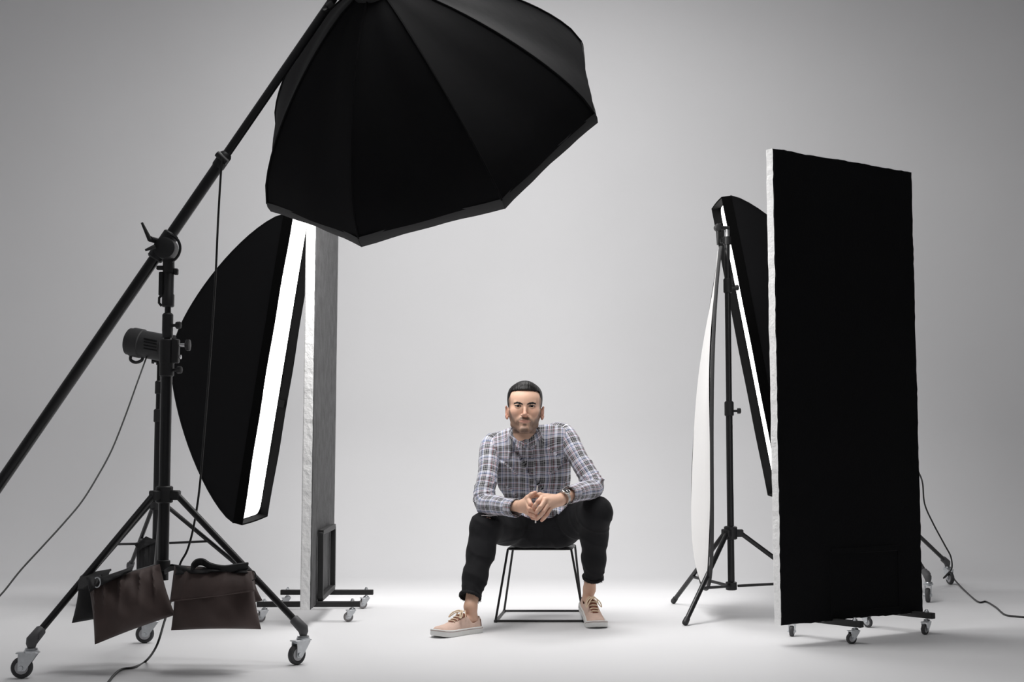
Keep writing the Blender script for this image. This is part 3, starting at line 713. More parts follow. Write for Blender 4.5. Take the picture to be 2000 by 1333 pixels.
def cone_fn(a, b, ra, rb):
    ba = b - a; bb = max((ba * ba).sum(), 1e-12)
    def f(X, Y, Z):
        px, py, pz = X - a[0], Y - a[1], Z - a[2]
        t = np.clip((px * ba[0] + py * ba[1] + pz * ba[2]) / bb, 0, 1)
        return np.sqrt((px - t * ba[0]) ** 2 + (py - t * ba[1]) ** 2 + (pz - t * ba[2]) ** 2) - (ra + (rb - ra) * t)
    return f
def ell_fn(c, r, R=None):
    """ellipsoid; R: 3x3 rotation whose columns are its axes"""
    c = np.array(c, float); r = np.array(r, float)
    def f(X, Y, Z):
        p = [X - c[0], Y - c[1], Z - c[2]]
        if R is not None: p = [p[0] * R[0][k] + p[1] * R[1][k] + p[2] * R[2][k] for k in range(3)]
        k0 = np.sqrt(sum((p[k] / r[k]) ** 2 for k in range(3))); k1 = np.sqrt(sum((p[k] / r[k] ** 2) ** 2 for k in range(3)))
        return k0 * (k0 - 1) / np.maximum(k1, 1e-6)
    return f
def nets(D, ax, smooth=1):
    S = D < 0; nx, ny, nz = D.shape
    cnt = np.zeros((nx - 1, ny - 1, nz - 1), np.uint8)
    offs = [(i, j, k) for i in (0, 1) for j in (0, 1) for k in (0, 1)]
    for i, j, k in offs: cnt += S[i:nx - 1 + i, j:ny - 1 + j, k:nz - 1 + k]
    act = (cnt > 0) & (cnt < 8); ci = np.argwhere(act); n = len(ci)
    idx = np.full(cnt.shape, -1, np.int32); idx[act] = np.arange(n)
    cv = np.stack([D[ci[:, 0] + i, ci[:, 1] + j, ci[:, 2] + k] for i, j, k in offs], 1)
    cp = np.stack([np.stack([ax[0][ci[:, 0] + i], ax[1][ci[:, 1] + j], ax[2][ci[:, 2] + k]], 1) for i, j, k in offs], 1).astype(np.float64)
    acc = np.zeros((n, 3)); w = np.zeros(n)
    for a in range(8):
        for b in range(a + 1, 8):
            if sum(abs(offs[a][q] - offs[b][q]) for q in range(3)) != 1: continue
            m = (cv[:, a] < 0) != (cv[:, b] < 0)
            t = cv[m, a] / (cv[m, a] - cv[m, b])
            acc[m] += cp[m, a] + (cp[m, b] - cp[m, a]) * t[:, None]; w[m] += 1
    verts = acc / w[:, None]
    quads = []
    for axn in range(3):
        sl0 = [slice(1, -1)] * 3; sl1 = [slice(1, -1)] * 3; sl0[axn] = slice(0, -1); sl1[axn] = slice(1, None)
        a, b = S[tuple(sl0)], S[tuple(sl1)]
        e = np.argwhere(a != b); st = a[a != b]
        o1, o2 = [(1, 2), (2, 0), (0, 1)][axn]
        base = e.copy()
        for q in range(3):
            if q != axn: base[:, q] += 1
        def cell(d1, d2):
            c = base.copy(); c[:, o1] -= d1; c[:, o2] -= d2
            return idx[c[:, 0], c[:, 1], c[:, 2]]
        q = np.stack([cell(1, 1), cell(0, 1), cell(0, 0), cell(1, 0)], 1)
        q[~st] = q[~st][:, ::-1]
        quads.append(q[(q >= 0).all(1)])
    quads = np.concatenate(quads)
    for _ in range(smooth):
        s = np.zeros_like(verts); c = np.zeros(n)
        for k in range(4):
            np.add.at(s, quads[:, k], verts[quads[:, (k + 1) % 4]]); np.add.at(c, quads[:, k], 1)
            np.add.at(s, quads[:, k], verts[quads[:, (k + 3) % 4]]); np.add.at(c, quads[:, k], 1)
        verts = verts * .5 + .5 * s / np.maximum(c, 1)[:, None]
    return verts, quads
def np_mesh(name, verts, quads, mat_, parent, attrs=None, cols=None):
    org = ORG[parent]; me = bpy.data.meshes.new(name)
    n = len(verts); m = len(quads)
    me.vertices.add(n); me.vertices.foreach_set('co', (verts - np.array(org)).astype(np.float32).ravel())
    me.loops.add(m * 4); me.loops.foreach_set('vertex_index', quads.astype(np.int32).ravel())
    me.polygons.add(m); me.polygons.foreach_set('loop_start', np.arange(0, m * 4, 4, dtype=np.int32)); me.polygons.foreach_set('loop_total', np.full(m, 4, np.int32))
    me.update(calc_edges=True); me.validate()
    for k, v in (attrs or {}).items():
        a = me.attributes.new(k, 'FLOAT_VECTOR', 'POINT'); a.data.foreach_set('vector', v.astype(np.float32).ravel())
    for k, v in (cols or {}).items():
        a = me.attributes.new(k, 'FLOAT', 'POINT'); a.data.foreach_set('value', v.astype(np.float32))
    o = link(name, me, mat_, parent, org, True, 70)
    return o
def vnormals(v, q):
    fn = np.cross(v[q[:, 2]] - v[q[:, 0]], v[q[:, 3]] - v[q[:, 1]]); N = np.zeros_like(v)
    for k in range(4): np.add.at(N, q[:, k], fn)
    return N / np.maximum(np.linalg.norm(N, axis=1), 1e-9)[:, None]
def patch(v, q, mask, off, shrink=None):
    """faces whose vertices are all in mask, lifted off the surface"""
    qq = q[mask[q].all(1)]; u, inv = np.unique(qq, return_inverse=True)
    return v[u] + vnormals(v, q)[u] * off, inv.reshape(-1, 4)
def A_(v): return np.array(v, float)
def Q(px, py, Y): return A_(P(px, py, Y))

# ---- materials of the figure
def skin_mat():
    m = bpy.data.materials.new('skin'); m.use_nodes = True; nt = m.node_tree; b = nt.nodes['Principled BSDF']; L = nt.links.new
    def attr(n): a = nt.nodes.new('ShaderNodeAttribute'); a.attribute_name = n; return a.outputs['Fac']
    def mix(fac, c1, c2):
        x = nt.nodes.new('ShaderNodeMix'); x.data_type = 'RGBA'
        if isinstance(fac, float): x.inputs[0].default_value = fac
        else: L(fac, x.inputs[0])
        for s, c in ((6, c1), (7, c2)):
            if isinstance(c, tuple): x.inputs[s].default_value = (*c, 1)
            else: L(c, x.inputs[s])
        return x.outputs[2]
    tc = nt.nodes.new('ShaderNodeTexCoord'); n1 = nt.nodes.new('ShaderNodeTexNoise'); n1.inputs['Scale'].default_value = 35; n1.inputs['Detail'].default_value = 5
    L(tc.outputs['Object'], n1.inputs['Vector'])
    c = mix(n1.outputs['Fac'], (.66, .405, .29), (.75, .49, .365))
    c = mix(attr('red'), c, (.52, .20, .15))
    c = mix(attr('lip'), c, (.47, .235, .19))
    n2 = nt.nodes.new('ShaderNodeTexNoise'); n2.inputs['Scale'].default_value = 900; n2.inputs['Detail'].default_value = 2; L(tc.outputs['Object'], n2.inputs['Vector'])
    mr = nt.nodes.new('ShaderNodeMapRange'); mr.inputs[1].default_value = .3; mr.inputs[2].default_value = .7; mr.inputs[3].default_value = .72; mr.inputs[4].default_value = 1.1; L(n2.outputs['Fac'], mr.inputs[0])
    mu = nt.nodes.new('ShaderNodeMath'); mu.operation = 'MULTIPLY'; mu.use_clamp = True; L(attr('beard'), mu.inputs[0]); L(mr.outputs[0], mu.inputs[1])
    c = mix(mu.outputs[0], c, (.035, .022, .017))
    L(c, b.inputs['Base Color']); b.inputs['Roughness'].default_value = .48; b.inputs['Specular IOR Level'].default_value = .4
    b.inputs['Subsurface Weight'].default_value = .12; b.inputs['Subsurface Radius'].default_value = (.012, .005, .003); b.inputs['Subsurface Scale'].default_value = .6
    bp = nt.nodes.new('ShaderNodeBump'); bp.inputs['Strength'].default_value = .12; bp.inputs['Distance'].default_value = .001; L(n2.outputs['Fac'], bp.inputs['Height']); L(bp.outputs[0], b.inputs['Normal'])
    return m
def plaid_mat(name='plaid_shirt_cotton'):
    m = bpy.data.materials.new(name); m.use_nodes = True; nt = m.node_tree; b = nt.nodes['Principled BSDF']; L = nt.links.new
    a = nt.nodes.new('ShaderNodeAttribute'); a.attribute_name = 'plaid'; sx = nt.nodes.new('ShaderNodeSeparateXYZ'); L(a.outputs['Vector'], sx.inputs[0])
    # one repeat of the stripe sequence: (position, colour)
    W, LV, GR, DK, BL, RD = (.92, .92, .92), (.60, .61, .70), (.18, .18, .195), (.018, .018, .024), (.27, .32, .50), (.36, .10, .12)
    seqs = [
        [(0, LV), (.07, W), (.085, LV), (.15, DK), (.215, W), (.23, DK), (.275, GR), (.30, DK), (.335, W), (.35, DK), (.42, W), (.44, LV), (.52, BL), (.585, DK), (.61, LV), (.67, W), (.685, RD), (.715, LV), (.77, DK), (.80, GR), (.86, W), (.875, DK), (.92, RD), (.945, GR)],
        [(0, GR), (.05, RD), (.075, LV), (.16, DK), (.22, W), (.235, DK), (.30, GR), (.33, DK), (.38, W), (.395, DK), (.45, GR), (.48, W), (.50, LV), (.61, BL), (.66, DK), (.69, W), (.705, LV), (.76, RD), (.785, LV), (.85, DK), (.90, W), (.915, GR)]]
    outs = []
    for k, (sock, per) in enumerate(((sx.outputs[0], .082), (sx.outputs[1], .078))):
        d = nt.nodes.new('ShaderNodeMath'); d.operation = 'DIVIDE'; L(sock, d.inputs[0]); d.inputs[1].default_value = per
        f = nt.nodes.new('ShaderNodeMath'); f.operation = 'FRACT'; L(d.outputs[0], f.inputs[0])
        r = nt.nodes.new('ShaderNodeValToRGB'); cr = r.color_ramp; cr.interpolation = 'CONSTANT'
        seq = seqs[k]
        cr.elements[0].position = 0; cr.elements[0].color = (*seq[0][1], 1); cr.elements[1].position = seq[1][0]; cr.elements[1].color = (*seq[1][1], 1)
        for p, c in seq[2:]:
            e = cr.elements.new(p); e.color = (*c, 1)
        L(f.outputs[0], r.inputs[0]); outs.append(r.outputs[0])
    x = nt.nodes.new('ShaderNodeMix'); x.data_type = 'RGBA'; x.inputs[0].default_value = .5; L(outs[0], x.inputs[6]); L(outs[1], x.inputs[7])
    L(x.outputs[2], b.inputs['Base Color']); b.inputs['Roughness'].default_value = .8; b.inputs['Specular IOR Level'].default_value = .2; b.inputs['Sheen Weight'].default_value = .1
    tc = nt.nodes.new('ShaderNodeTexCoord'); n2 = nt.nodes.new('ShaderNodeTexNoise'); n2.inputs['Scale'].default_value = 45; n2.inputs['Detail'].default_value = 4; L(tc.outputs['Object'], n2.inputs['Vector'])
    bp = nt.nodes.new('ShaderNodeBump'); bp.inputs['Strength'].default_value = .35; bp.inputs['Distance'].default_value = .006; L(n2.outputs['Fac'], bp.inputs['Height']); L(bp.outputs[0], b.inputs['Normal'])
    return m
SK = skin_mat(); PL = plaid_mat()
M['jeans'] = mat('black_denim', (.0125, .0125, .0140), .82, bump=.25, bscale=60, var=.25, vscale=9, sheen=.03, spec=.15)
M['hair'] = mat('black_hair', (.007, .006, .006), .5, bump=.4, bscale=160, spec=.3)
M['brow'] = mat('dark_brow_hair', (.016, .012, .010), .6)
M['eye_white'] = mat('eye_white', (.62, .60, .58), .25)
M['iris'] = mat('dark_brown_iris', (.022, .012, .008), .15)
M['upper'] = mat('pale_peach_suede', (.72, .52, .43), .85, bump=.15, bscale=300, var=.06, vscale=40)
M['sole'] = mat('white_rubber_sole', (.80, .80, .78), .55)
M['tan'] = mat('brown_leather', (.20, .062, .030), .55, bump=.2, bscale=200, var=.12, vscale=60)
M['lace'] = mat('cream_lace', (.78, .62, .45), .8)
M['watch'] = mat('brushed_watch_steel', (.55, .54, .52), .25, metal=.9)
M['dial'] = mat('dark_watch_dial', (.03, .03, .032), .25)
M['shirt_in'] = mat('shadowed_shirt_lining', (.35, .35, .38), .85)
M['button'] = mat('grey_button', (.12, .12, .13), .4)
M['pencil'] = mat('white_pencil_paint', (.80, .80, .80), .35)
M['pencil_band'] = mat('grey_pencil_band', (.12, .12, .13), .4)

man = empty('person', (.13, 6.45, 0), 'bearded man in plaid shirt and black jeans seated with clasped hands', 'person')

# ---- joints
HIP_R, HIP_L = A_((.060, 6.72, .425)), A_((.225, 6.72, .425))
KN_R, KN_L = Q(948, 1031, 6.32), Q(1166, 1001, 6.32)
AN_R, AN_L = Q(919, 1186, 6.165), Q(1151, 1152, 6.50)
SH_R, SH_L = Q(963, 872, 6.47), Q(1101, 853, 6.47)
EL_R, EL_L = Q(948, 981, 6.33), Q(1158, 951, 6.33)
WR_R, WR_L = Q(1018, 990, 6.11), Q(1093, 977, 6.12)
NECK = Q(1030, 852, 6.45)
PELV = A_((.14, 6.72, .43))

# ---- head frame (mm: x to picture right, y to the back of the head, z up; origin between the eyes)
EYE0 = Q(1025.2, 793.4, 6.235)
_p, _r = math.radians(3.0), math.radians(1.0)
HX = A_((math.cos(_r), 0, -math.sin(_r))); HZ0 = A_((math.sin(_r), 0, math.cos(_r)))
HY = A_((0, math.cos(_p), 0)) - HZ0 * math.sin(_p) ; HY[2] = -math.sin(_p); HY = A_((0, math.cos(_p), -math.sin(_p)))
HZ = np.cross(HX, HY); HR = np.stack([HX, HY, HZ], 1)
def hl(X, Y, Z):
    p = (X - EYE0[0], Y - EYE0[1], Z - EYE0[2])
    return [sum(p[q] * HR[q, k] for q in range(3)) * 1000 for k in range(3)]
def hw_(p): return EYE0 + HR @ (A_(p) / 1000)
def hv(verts): return (verts - EYE0) @ HR * 1000
def head_sdf(X, Y, Z, S=1.0):
    x, y, z = hl(X, Y, Z); ax = np.abs(x)
    E = lambda c, r: ell_fn(c, r)(ax if c[0] > 0 else x, y, z)
    K = lambda a, b, ra, rb: cone_fn(A_(a), A_(b), ra, rb)(ax, y, z)
    d = E((0, 88, 24), (74, 97, 76))
    d = smin(d, E((0, 44, 34), (67, 48, 52)), 22)
    d = smin(d, E((0, 66, -22), (67, 58, 58)), 18)
    d = smin(d, E((40, 34, -24), (26, 30, 26)), 18)                         # cheekbones
    d = smin(d, K((55, 80, -46), (48, 60, -79), 12, 11), 16)                # jaw angle
    d = smin(d, K((48, 60, -79), (17, 22, -103), 11, 10), 14)
    d = smin(d, E((0, 50, -62), (49, 43, 40)), 14)
    d = smin(d, E((0, 14, -102), (20, 15, 13)), 22)                         # chin
    d = smin(d, E((0, 17, -65), (31, 19, 23)), 14)                          # muzzle
    d = smin(d, K((9, 0, 12), (40, 8, 15), 7, 6), 10)                       # brow ridge
    d = -smin(-d, E((31, -5, 0), (17, 12, 11)), 9)                          # sockets
    d = smin(d, K((0, 3, 8), (0, -13, -30), 6.5, 7.5), 8)                   # nose bridge
    d = smin(d, E((0, -16, -37), (9.5, 10, 8.5)), 6)                        # tip
    d = smin(d, E((11.5, -6, -41), (7, 9, 6.5)), 5)                         # wings
    d = -smin(-d, E((6.8, -10, -46.5), (4.0, 5.2, 3.8)), 2)                   # nostrils
    # lids: shell around each eyeball with an almond opening
    d = smin(d, np.sqrt((ax - 30.5) ** 2 + (y - 10) ** 2 + (z - 0) ** 2) - 13.4, 4)
    u = (ax - 30) / 14.5; mid = -1.2 + 1.0 * u
    op = np.maximum(np.abs(z - mid + .3) - 3.7 * np.clip(1 - u * u, 0, 1) ** .7, y - 8.0)
    op = np.maximum(op, -(y + 20)); d = -smin(-d, op * .8, 1.0)
    d = smin(d, K((17, .5, 4), (30, -4.0, 6.8), 1.6, 2.0), 3); d = smin(d, K((30, -4.0, 6.8), (45, 5, 4.0), 2.0, 1.6), 3)   # upper lid fold
    # lips
    d = smin(d, K((0, -3.2, -63.6), (10, -2, -63.4), 3.0, 3.0), 4); d = smin(d, K((10, -2, -63.6), (28, 8, -66.8), 2.9, 1.4), 4)
    d = smin(d, K((0, -2.2, -71.6), (12, -.5, -71.2), 4.2, 3.9), 4); d = smin(d, K((12, -.5, -71.2), (27, 8, -67.6), 3.7, 1.4), 4)
    d = -smin(-d, E((0, -3, -67.3), (28, 7, .40)), 1.2)
    d = -smin(-d, E((0, -6, -82), (18, 6, 4)), 6)                           # fold under the lip
    # ears
    for s in (1,):
        R = np.array([[math.cos(.42), -math.sin(.42), 0], [math.sin(.42), math.cos(.42), 0], [0, 0, 1]]) @ np.array([[1, 0, 0], [0, math.cos(.2), -math.sin(.2)], [0, math.sin(.2), math.cos(.2)]])
        e = ell_fn((81, 82, -22), (5.5, 17, 30), R)(ax, y, z)
        e = -smin(-e, ell_fn((86, 73, -19), (5, 10, 19), R)(ax, y, z), 3)
        e = smin(e, ell_fn((70, 84, -22), (11, 9, 20))(ax, y, z), 5)
        e = smin(e, ell_fn((77, 79, -46), (5.5, 9, 9))(ax, y, z), 5)
        d = smin(d, e, 4)
    return d / 1000
# ---- the body: one continuous skin
xs = axis((-.34, -.06, .008), (-.06, .24, .0016), (.24, .50, .008))
ys = axis((5.90, 5.97, .006), (5.97, 6.33, .0017), (6.33, 6.90, .008))
z_h0 = float(EYE0[2]) - .155; z_h1 = float(EYE0[2]) + .125
hz = float(Q(1040, 985, 6.04)[2])
zs = axis((-.005, .24, .004), (.24, hz - .09, .008), (hz - .09, hz + .07, .0016), (hz + .07, z_h0, .008), (z_h0, z_h1, .0016))
B = Vol(xs, ys, zs)
hc = hw_((0, 60, -10))
B.add(head_sdf, hc - .15, hc + .15, .004)
B.chain([hw_((0, 92, -50)), hw_((0, 112, -120)), NECK + A_((0, .045, -.03))], [.051, .050, .052], .018)
# torso levels
def torso(Vv, grow=0.0, k=.05):
    up = NECK - PELV
    for t, w, r, dy, sx in ((0.0, .080, .096, 0, .004), (.28, .050, .094, -.01, .004), (.52, .058, .100, -.012, .002), (.72, .076, .102, -.008, 0), (.86, .072, .085, -.004, .002)):
        c = PELV + up * t + A_((sx, dy, 0)); ax_ = (SH_L - SH_R) / np.linalg.norm(SH_L - SH_R) if t > .6 else A_((1, 0, .02))
        Vv.cone(c - ax_ * w, c + ax_ * w, r + grow, r + grow, k)
    for s_, nk in ((SH_R, -1), (SH_L, 1)):
        Vv.cone(NECK + A_((nk * .03, .02, -.015)), s_ + A_((0, .005, -.008)), .050 + grow, .049 + grow, .05)
torso(B, -.012)
B.chain([SH_R, EL_R, WR_R], [.036, .027, .0245], .010); B.chain([SH_L, EL_L, WR_L], [.036, .027, .0245], .010)
def legs(Vv, g=0.0, k=.03):
    for hip, kn, an, s in ((HIP_R, KN_R, AN_R, 'R'), (HIP_L, KN_L, AN_L, 'L')):
        Vv.chain([hip, (hip + kn) / 2 + A_((0, 0, .002)), kn], [.088 + g, .076 + g, .062 + g], k)
        calf = kn * .68 + an * .32 + A_((0, .018, 0))
        Vv.chain([kn, calf], [.059 + g, .054 + g], k)
        yield kn, calf, an, s
for kn, calf, an, s in legs(B, -.007):
    B.chain([calf, an + (calf - an) * .35, an], [.042, .030, .0275], .012)
    # foot inside the shoe
B.chain([AN_R, A_((-.172, 6.174, .060)), A_((-.212, 6.124, .050))], [.0275, .024, .020], .012)
B.chain([AN_L, A_((.343, 6.515, .115)), A_((.356, 6.44, .075))], [.0275, .024, .018], .012)
# hands (coordinates read off a 12.5x view of the clasped hands)
def H(zx, zy, Y): return Q(980 + zx / 12.5, 940 + zy / 12.5, Y)
# left hand: back of the hand to the camera, fingers slanting down to picture left
wl = H(1390, 480, 6.10)
B.cone(WR_L, wl, .0255, .025, .012)
mcpL = [H(985, 405, 6.040), H(1065, 470, 6.020), H(1135, 565, 6.022), H(1200, 650, 6.035)]
for m_, r0 in zip(mcpL, (.0165, .0165, .0155, .0145)): B.cone(wl + (m_ - wl) * .12, m_, .0185, r0 - .004, .012)
B.cone(H(1150, 520, 6.055), H(1300, 500, 6.085), .019, .021, .012)
for pts, rs in (([mcpL[0], H(885, 505, 6.002), H(822, 585, 6.000), H(778, 642, 6.006)], [.0105, .0095, .0086, .0074]),
                ([mcpL[1], H(945, 640, 5.992), H(875, 728, 5.994), H(836, 778, 6.002)], [.0108, .0098, .0088, .0075]),
                ([mcpL[2], H(1020, 745, 5.996), H(935, 850, 6.000), H(868, 925, 6.010)], [.0104, .0095, .0085, .0073]),
                ([mcpL[3], H(1105, 812, 6.008), H(1035, 905, 6.014), H(975, 968, 6.022)], [.0095, .0084, .0076, .0067])):
    B.chain(pts, rs, .0025)
B.chain([H(1290, 420, 6.095), H(1110, 385, 6.070), H(930, 345, 6.062), H(760, 365, 6.078), H(600, 405, 6.082)], [.017, .0135, .0112, .0095, .0078], .005)
# right hand: fist under it, thumb up against the pencil
wr = H(420, 610, 6.10)
B.cone(WR_R, wr, .0255, .026, .012) if False else None
B.chain([WR_R, H(520, 610, 6.085)], [.0255, .027], .012)
mcpR = [H(655, 455, 6.058), H(640, 575, 6.052), H(650, 690, 6.056), H(690, 800, 6.066)]
for m_, r0 in zip(mcpR, (.0125, .0125, .012, .011)): B.cone(H(520, 610, 6.085), m_, .020, r0, .012)
B.cone(H(600, 560, 6.075), H(660, 700, 6.075), .022, .022, .012)
for pts, rs in (([mcpR[0], H(705, 570, 6.022), H(790, 645, 6.026), H(840, 690, 6.036)], [.0112, .0098, .0088, .0075]),
                ([mcpR[1], H(680, 690, 6.018), H(780, 740, 6.018), H(850, 770, 6.032)], [.0112, .0100, .0088, .0075]),
                ([mcpR[2], H(705, 810, 6.022), H(800, 850, 6.020), H(860, 860, 6.036)], [.0108, .0098, .0086, .0073]),
                ([mcpR[3], H(755, 900, 6.034), H(840, 920, 6.030), H(890, 905, 6.042)], [.0098, .0088, .0078, .0066])):
    B.chain(pts, rs, .0025)
B.chain([H(560, 530, 6.085), H(640, 410, 6.062), H(735, 335, 6.052), H(812, 288, 6.050)], [.015, .0118, .0102, .0086], .006)
bv, bq = B.mesh(2)
# colour masks
h = hv(bv); hx, hy, hz_ = np.abs(h[:, 0]), h[:, 1], h[:, 2]
sm = lambda a, b, x: np.clip((x - a) / (b - a), 0, 1) ** 2 * (3 - 2 * np.clip((x - a) / (b - a), 0, 1))
inhead = (np.abs(h[:, 0]) < 100) & (hy < 190) & (hy > -60) & (hz_ > -150) & (hz_ < 140)
zline = np.interp(hx, [0, 26, 40, 56, 66, 80], [-49, -51, -62, -44, -12, 20])
jaw = sm(8, -14, hz_ - zline) * sm(6, 26, hx) * sm(-124, -112, hz_) * .78
jaw *= 1 - .45 * sm(14, 0, np.abs(hx - 21)) * sm(-94, -84, hz_) * sm(-66, -74, hz_)
must = sm(27, 21, hx - (hz_ + 56) * -.4) * sm(-66, -62, hz_) * sm(-47, -52, hz_) * .80 * (hy < 25)
cornr = sm(9, 3, np.abs(hx - 28.5)) * sm(-96, -88, hz_) * sm(-58, -63, hz_) * .70 * (hy < 35)
chin = sm(40, 8, hx) * sm(-83, -103, hz_) * sm(-126, -112, hz_) * .88
soul = sm(15, 3, hx) * sm(-104, -82, hz_) * sm(-75, -80, hz_) * .80 * (hy < 25)
side = sm(60, 68, hx) * sm(-20, -6, hz_) * sm(60, 40, hz_) * .75 * (hy < 80) * (hy > 8)
under = sm(-108, -118, hz_) * sm(-150, -128, hz_) * .30 * (hy < 90)
earm = (hx > 71) & (hz_ < 12) & (hz_ > -58)
beard = np.where(inhead & ~earm, np.maximum.reduce([jaw, must, cornr, chin, soul, side * .9, under]), 0)
lw = np.clip(1 - (hx / 28) ** 2, 0, 1)
lipm = np.where(inhead & (hy < 16), np.where(hz_ > -67.3, sm(0, -1.6, (hz_ + 67.3) - 6.6 * lw ** .7), sm(0, -1.6, -(hz_ + 67.3) - 9.4 * lw ** .8)), 0) * .85; beard *= 1 - lipm
red = np.where(inhead, .30 * sm(22, 8, np.hypot(h[:, 0], hz_ + 36)) * (hy < 15) + .45 * sm(68, 76, hx) * earm + .18 * sm(26, 10, np.hypot(hx - 42, hz_ + 28)), 0)
allk = np.array([H(1020, 745, 6), H(945, 640, 6), H(885, 505, 6), H(1105, 812, 6), H(705, 570, 6.02), H(680, 690, 6.02), H(705, 810, 6.02), H(755, 900, 6.03), H(778, 642, 6), H(836, 778, 6), H(868, 925, 6.01), H(975, 968, 6.02), H(812, 288, 6.05)])
dk = np.min(np.linalg.norm(bv[:, None, :] - allk[None], axis=2), axis=1) if len(bv) < 500000 else np.ones(len(bv))
red = np.maximum(red, .35 * sm(.016, .008, dk))
np_mesh('body', bv, bq, SK, man, cols=dict(beard=beard, lip=lipm, red=red))

# ---- eyes, brows, hair
def ball(c, r, n=20, ax=(0, -1, 0), cap=math.pi):
    m = MB(); m.lathe(c, ax, [(-r * math.cos(t), r * math.sin(t)) for t in np.linspace(.02, math.pi - .02, n)], 28); return m
for s in (-1, 1):
    c = hw_((s * 30, 11.5, -.6))
    e = ball(c, .0119).build('eye', M['eye_white'], man)
    look = Vector((A_((0, 0, CAM_H)) - c)).normalized()
    m_ = MB(); m_.lathe(Vector(c), look, [(.0098, .0064), (.0108, .0060), (.01175, .0044), (.0123, .0020), (.0124, .0003)], 24); m_.build('iris', M['iris'], e)
    m_ = MB(); m_.tube([hw_((s * u, y - 1.0, z)) for u, y, z in ((17, 3.2, -.2), (22, -1.2, 1.9), (30, -3.4, 2.7), (38, -.6, 2.6), (45, 5.0, .6))], [.0005, .0011, .0013, .0012, .0005], 6); m_.build('eyelashes', M['brow'], e)
bx = axis((float(EYE0[0]) - .062, float(EYE0[0]) + .062, .0014)); by = axis((float(EYE0[1]) - .025, float(EYE0[1]) + .03, .0014)); bz = axis((float(EYE0[2]) - .01, float(EYE0[2]) + .035, .0014))
HD = head_sdf(bx[:, None, None], by[None, :, None], bz[None, None, :])
for s in (-1, 1):
    Bw = Vol(bx, by, bz)
    pts = [hw_((s * u, y, z)) for u, y, z in ((12, -8, 7.5), (22, -7, 10.5), (34, -4, 13.0), (44, 2, 11.5), (54, 10, 6.0))]
    Bw.chain(pts, [.0034, .0046, .0043, .0030, .0010], .004)
    Bw.D = np.maximum(Bw.D, np.maximum(HD - .0011, -HD - .003)).astype(np.float32)
    v, q = Bw.mesh(3); np_mesh('eyebrow', v, q, M['brow'], man)
e0 = EYE0
Hh = Vol(axis((e0[0] - .10, e0[0] + .10, .0018)), axis((e0[1] - .03, e0[1] + .215, .0022)), axis((e0[2] - .075, e0[2] + .125, .0018)))
def hair_fn(X, Y, Z):
    x, y, z = hl(X, Y, Z); ax = np.abs(x)
    d = ell_fn((0, 88, 24), (77.5, 101, 79))(x, y, z)
    d = smin(d, ell_fn((0, 62, 64), (62, 70, 54))(x, y, z), 16)
    d = smin(d, ell_fn((0, 42, 79), (50, 35, 26))(x, y, z), 14)
    d = smin(d, ell_fn((42, 72, 52), (34, 58, 43))(ax, y, z), 14)
    # face opening
    hair_line = 69.5 - 1.2 * (ax / 40) ** 2 + 1.2 * np.sin(x * .9) + .8 * np.sin(x * 2.3)
    face = np.maximum.reduce(np.broadcast_arrays(z - hair_line, ax - 64.5 + 4 * np.clip((z - 50) / 18, 0, 1) ** 2 - 2.5 * np.clip((20 - z) / 20, 0, 1), y - 64))
    d = -smin(-d, face, 5)
    ear = np.maximum.reduce(np.broadcast_arrays(z - (-6 + .35 * (y - 62)), y - 100, -(y + 40)))
    d = -smin(-d, ear, 3)
    d = np.maximum(d, -(z + 62))
    a = np.arctan2(z - 40, 90 - y)
    d = d + (.35 * np.sin(x * .95 + 2.5 * np.sin(x * .17 + a * 2.3) + 1.5 * a) + .28 * np.sin(x * 1.9 + 3 * a + 2 * np.sin(x * .31))) * np.clip((z - 45) / 25, 0, 1)
    return d / 1000
Hh.add(hair_fn, (e0[0] - .12, e0[1] - .05, e0[2] - .1), (e0[0] + .12, e0[1] + .24, e0[2] + .14), .0001)
v, q = Hh.mesh(1); hair = np_mesh('hair', v, q, M['hair'], man)
# combed strands along the hairline and over the top
m_ = MB(); rs_ = random.Random(5)
for i in range(260):
    x0 = rs_.uniform(-47, 47); zz0 = 68.5 - 1.2 * (x0 / 40) ** 2 + rs_.uniform(-2.5, 1.5)
    pts = []
    for t in (0, .05, .10, .16, .22):
        a = t * 1.5
        r_y, r_z = 46 + 18 * t, 40
        y = 44 - 34 * math.cos(a) + 70 * t ** 1.5; z = zz0 + 38 * math.sin(min(a * 1.15, 1.57)) * (1 - .35 * (abs(x0) / 60) ** 2)
        pts.append(Vector((x0 * (1 - .08 * t) + 1.5 * math.sin(3 * t + i), y, z)))
    # settle each point on the hair volume
    out = []
    for p in pts:
        for _ in range(6):
            w = hw_(p); d = float(hair_fn(np.array([[[w[0]]]]), np.array([[[w[1]]]]), np.array([[[w[2]]]]))[0, 0, 0]) * 1000
            if p.z < 60: break
            g = Vector((p.x, (p.y - 75) * .7, p.z - 35)).normalized(); p = p + g * (-d + .15) * .6
        out.append(Vector(hw_(p)))
    m_.tube(out, [.0003, .0006, .0006, .0005, .0002], 3, cap=False)
o = m_.build('hair_strands', M['hair'], hair); o['kind'] = 'stuff'

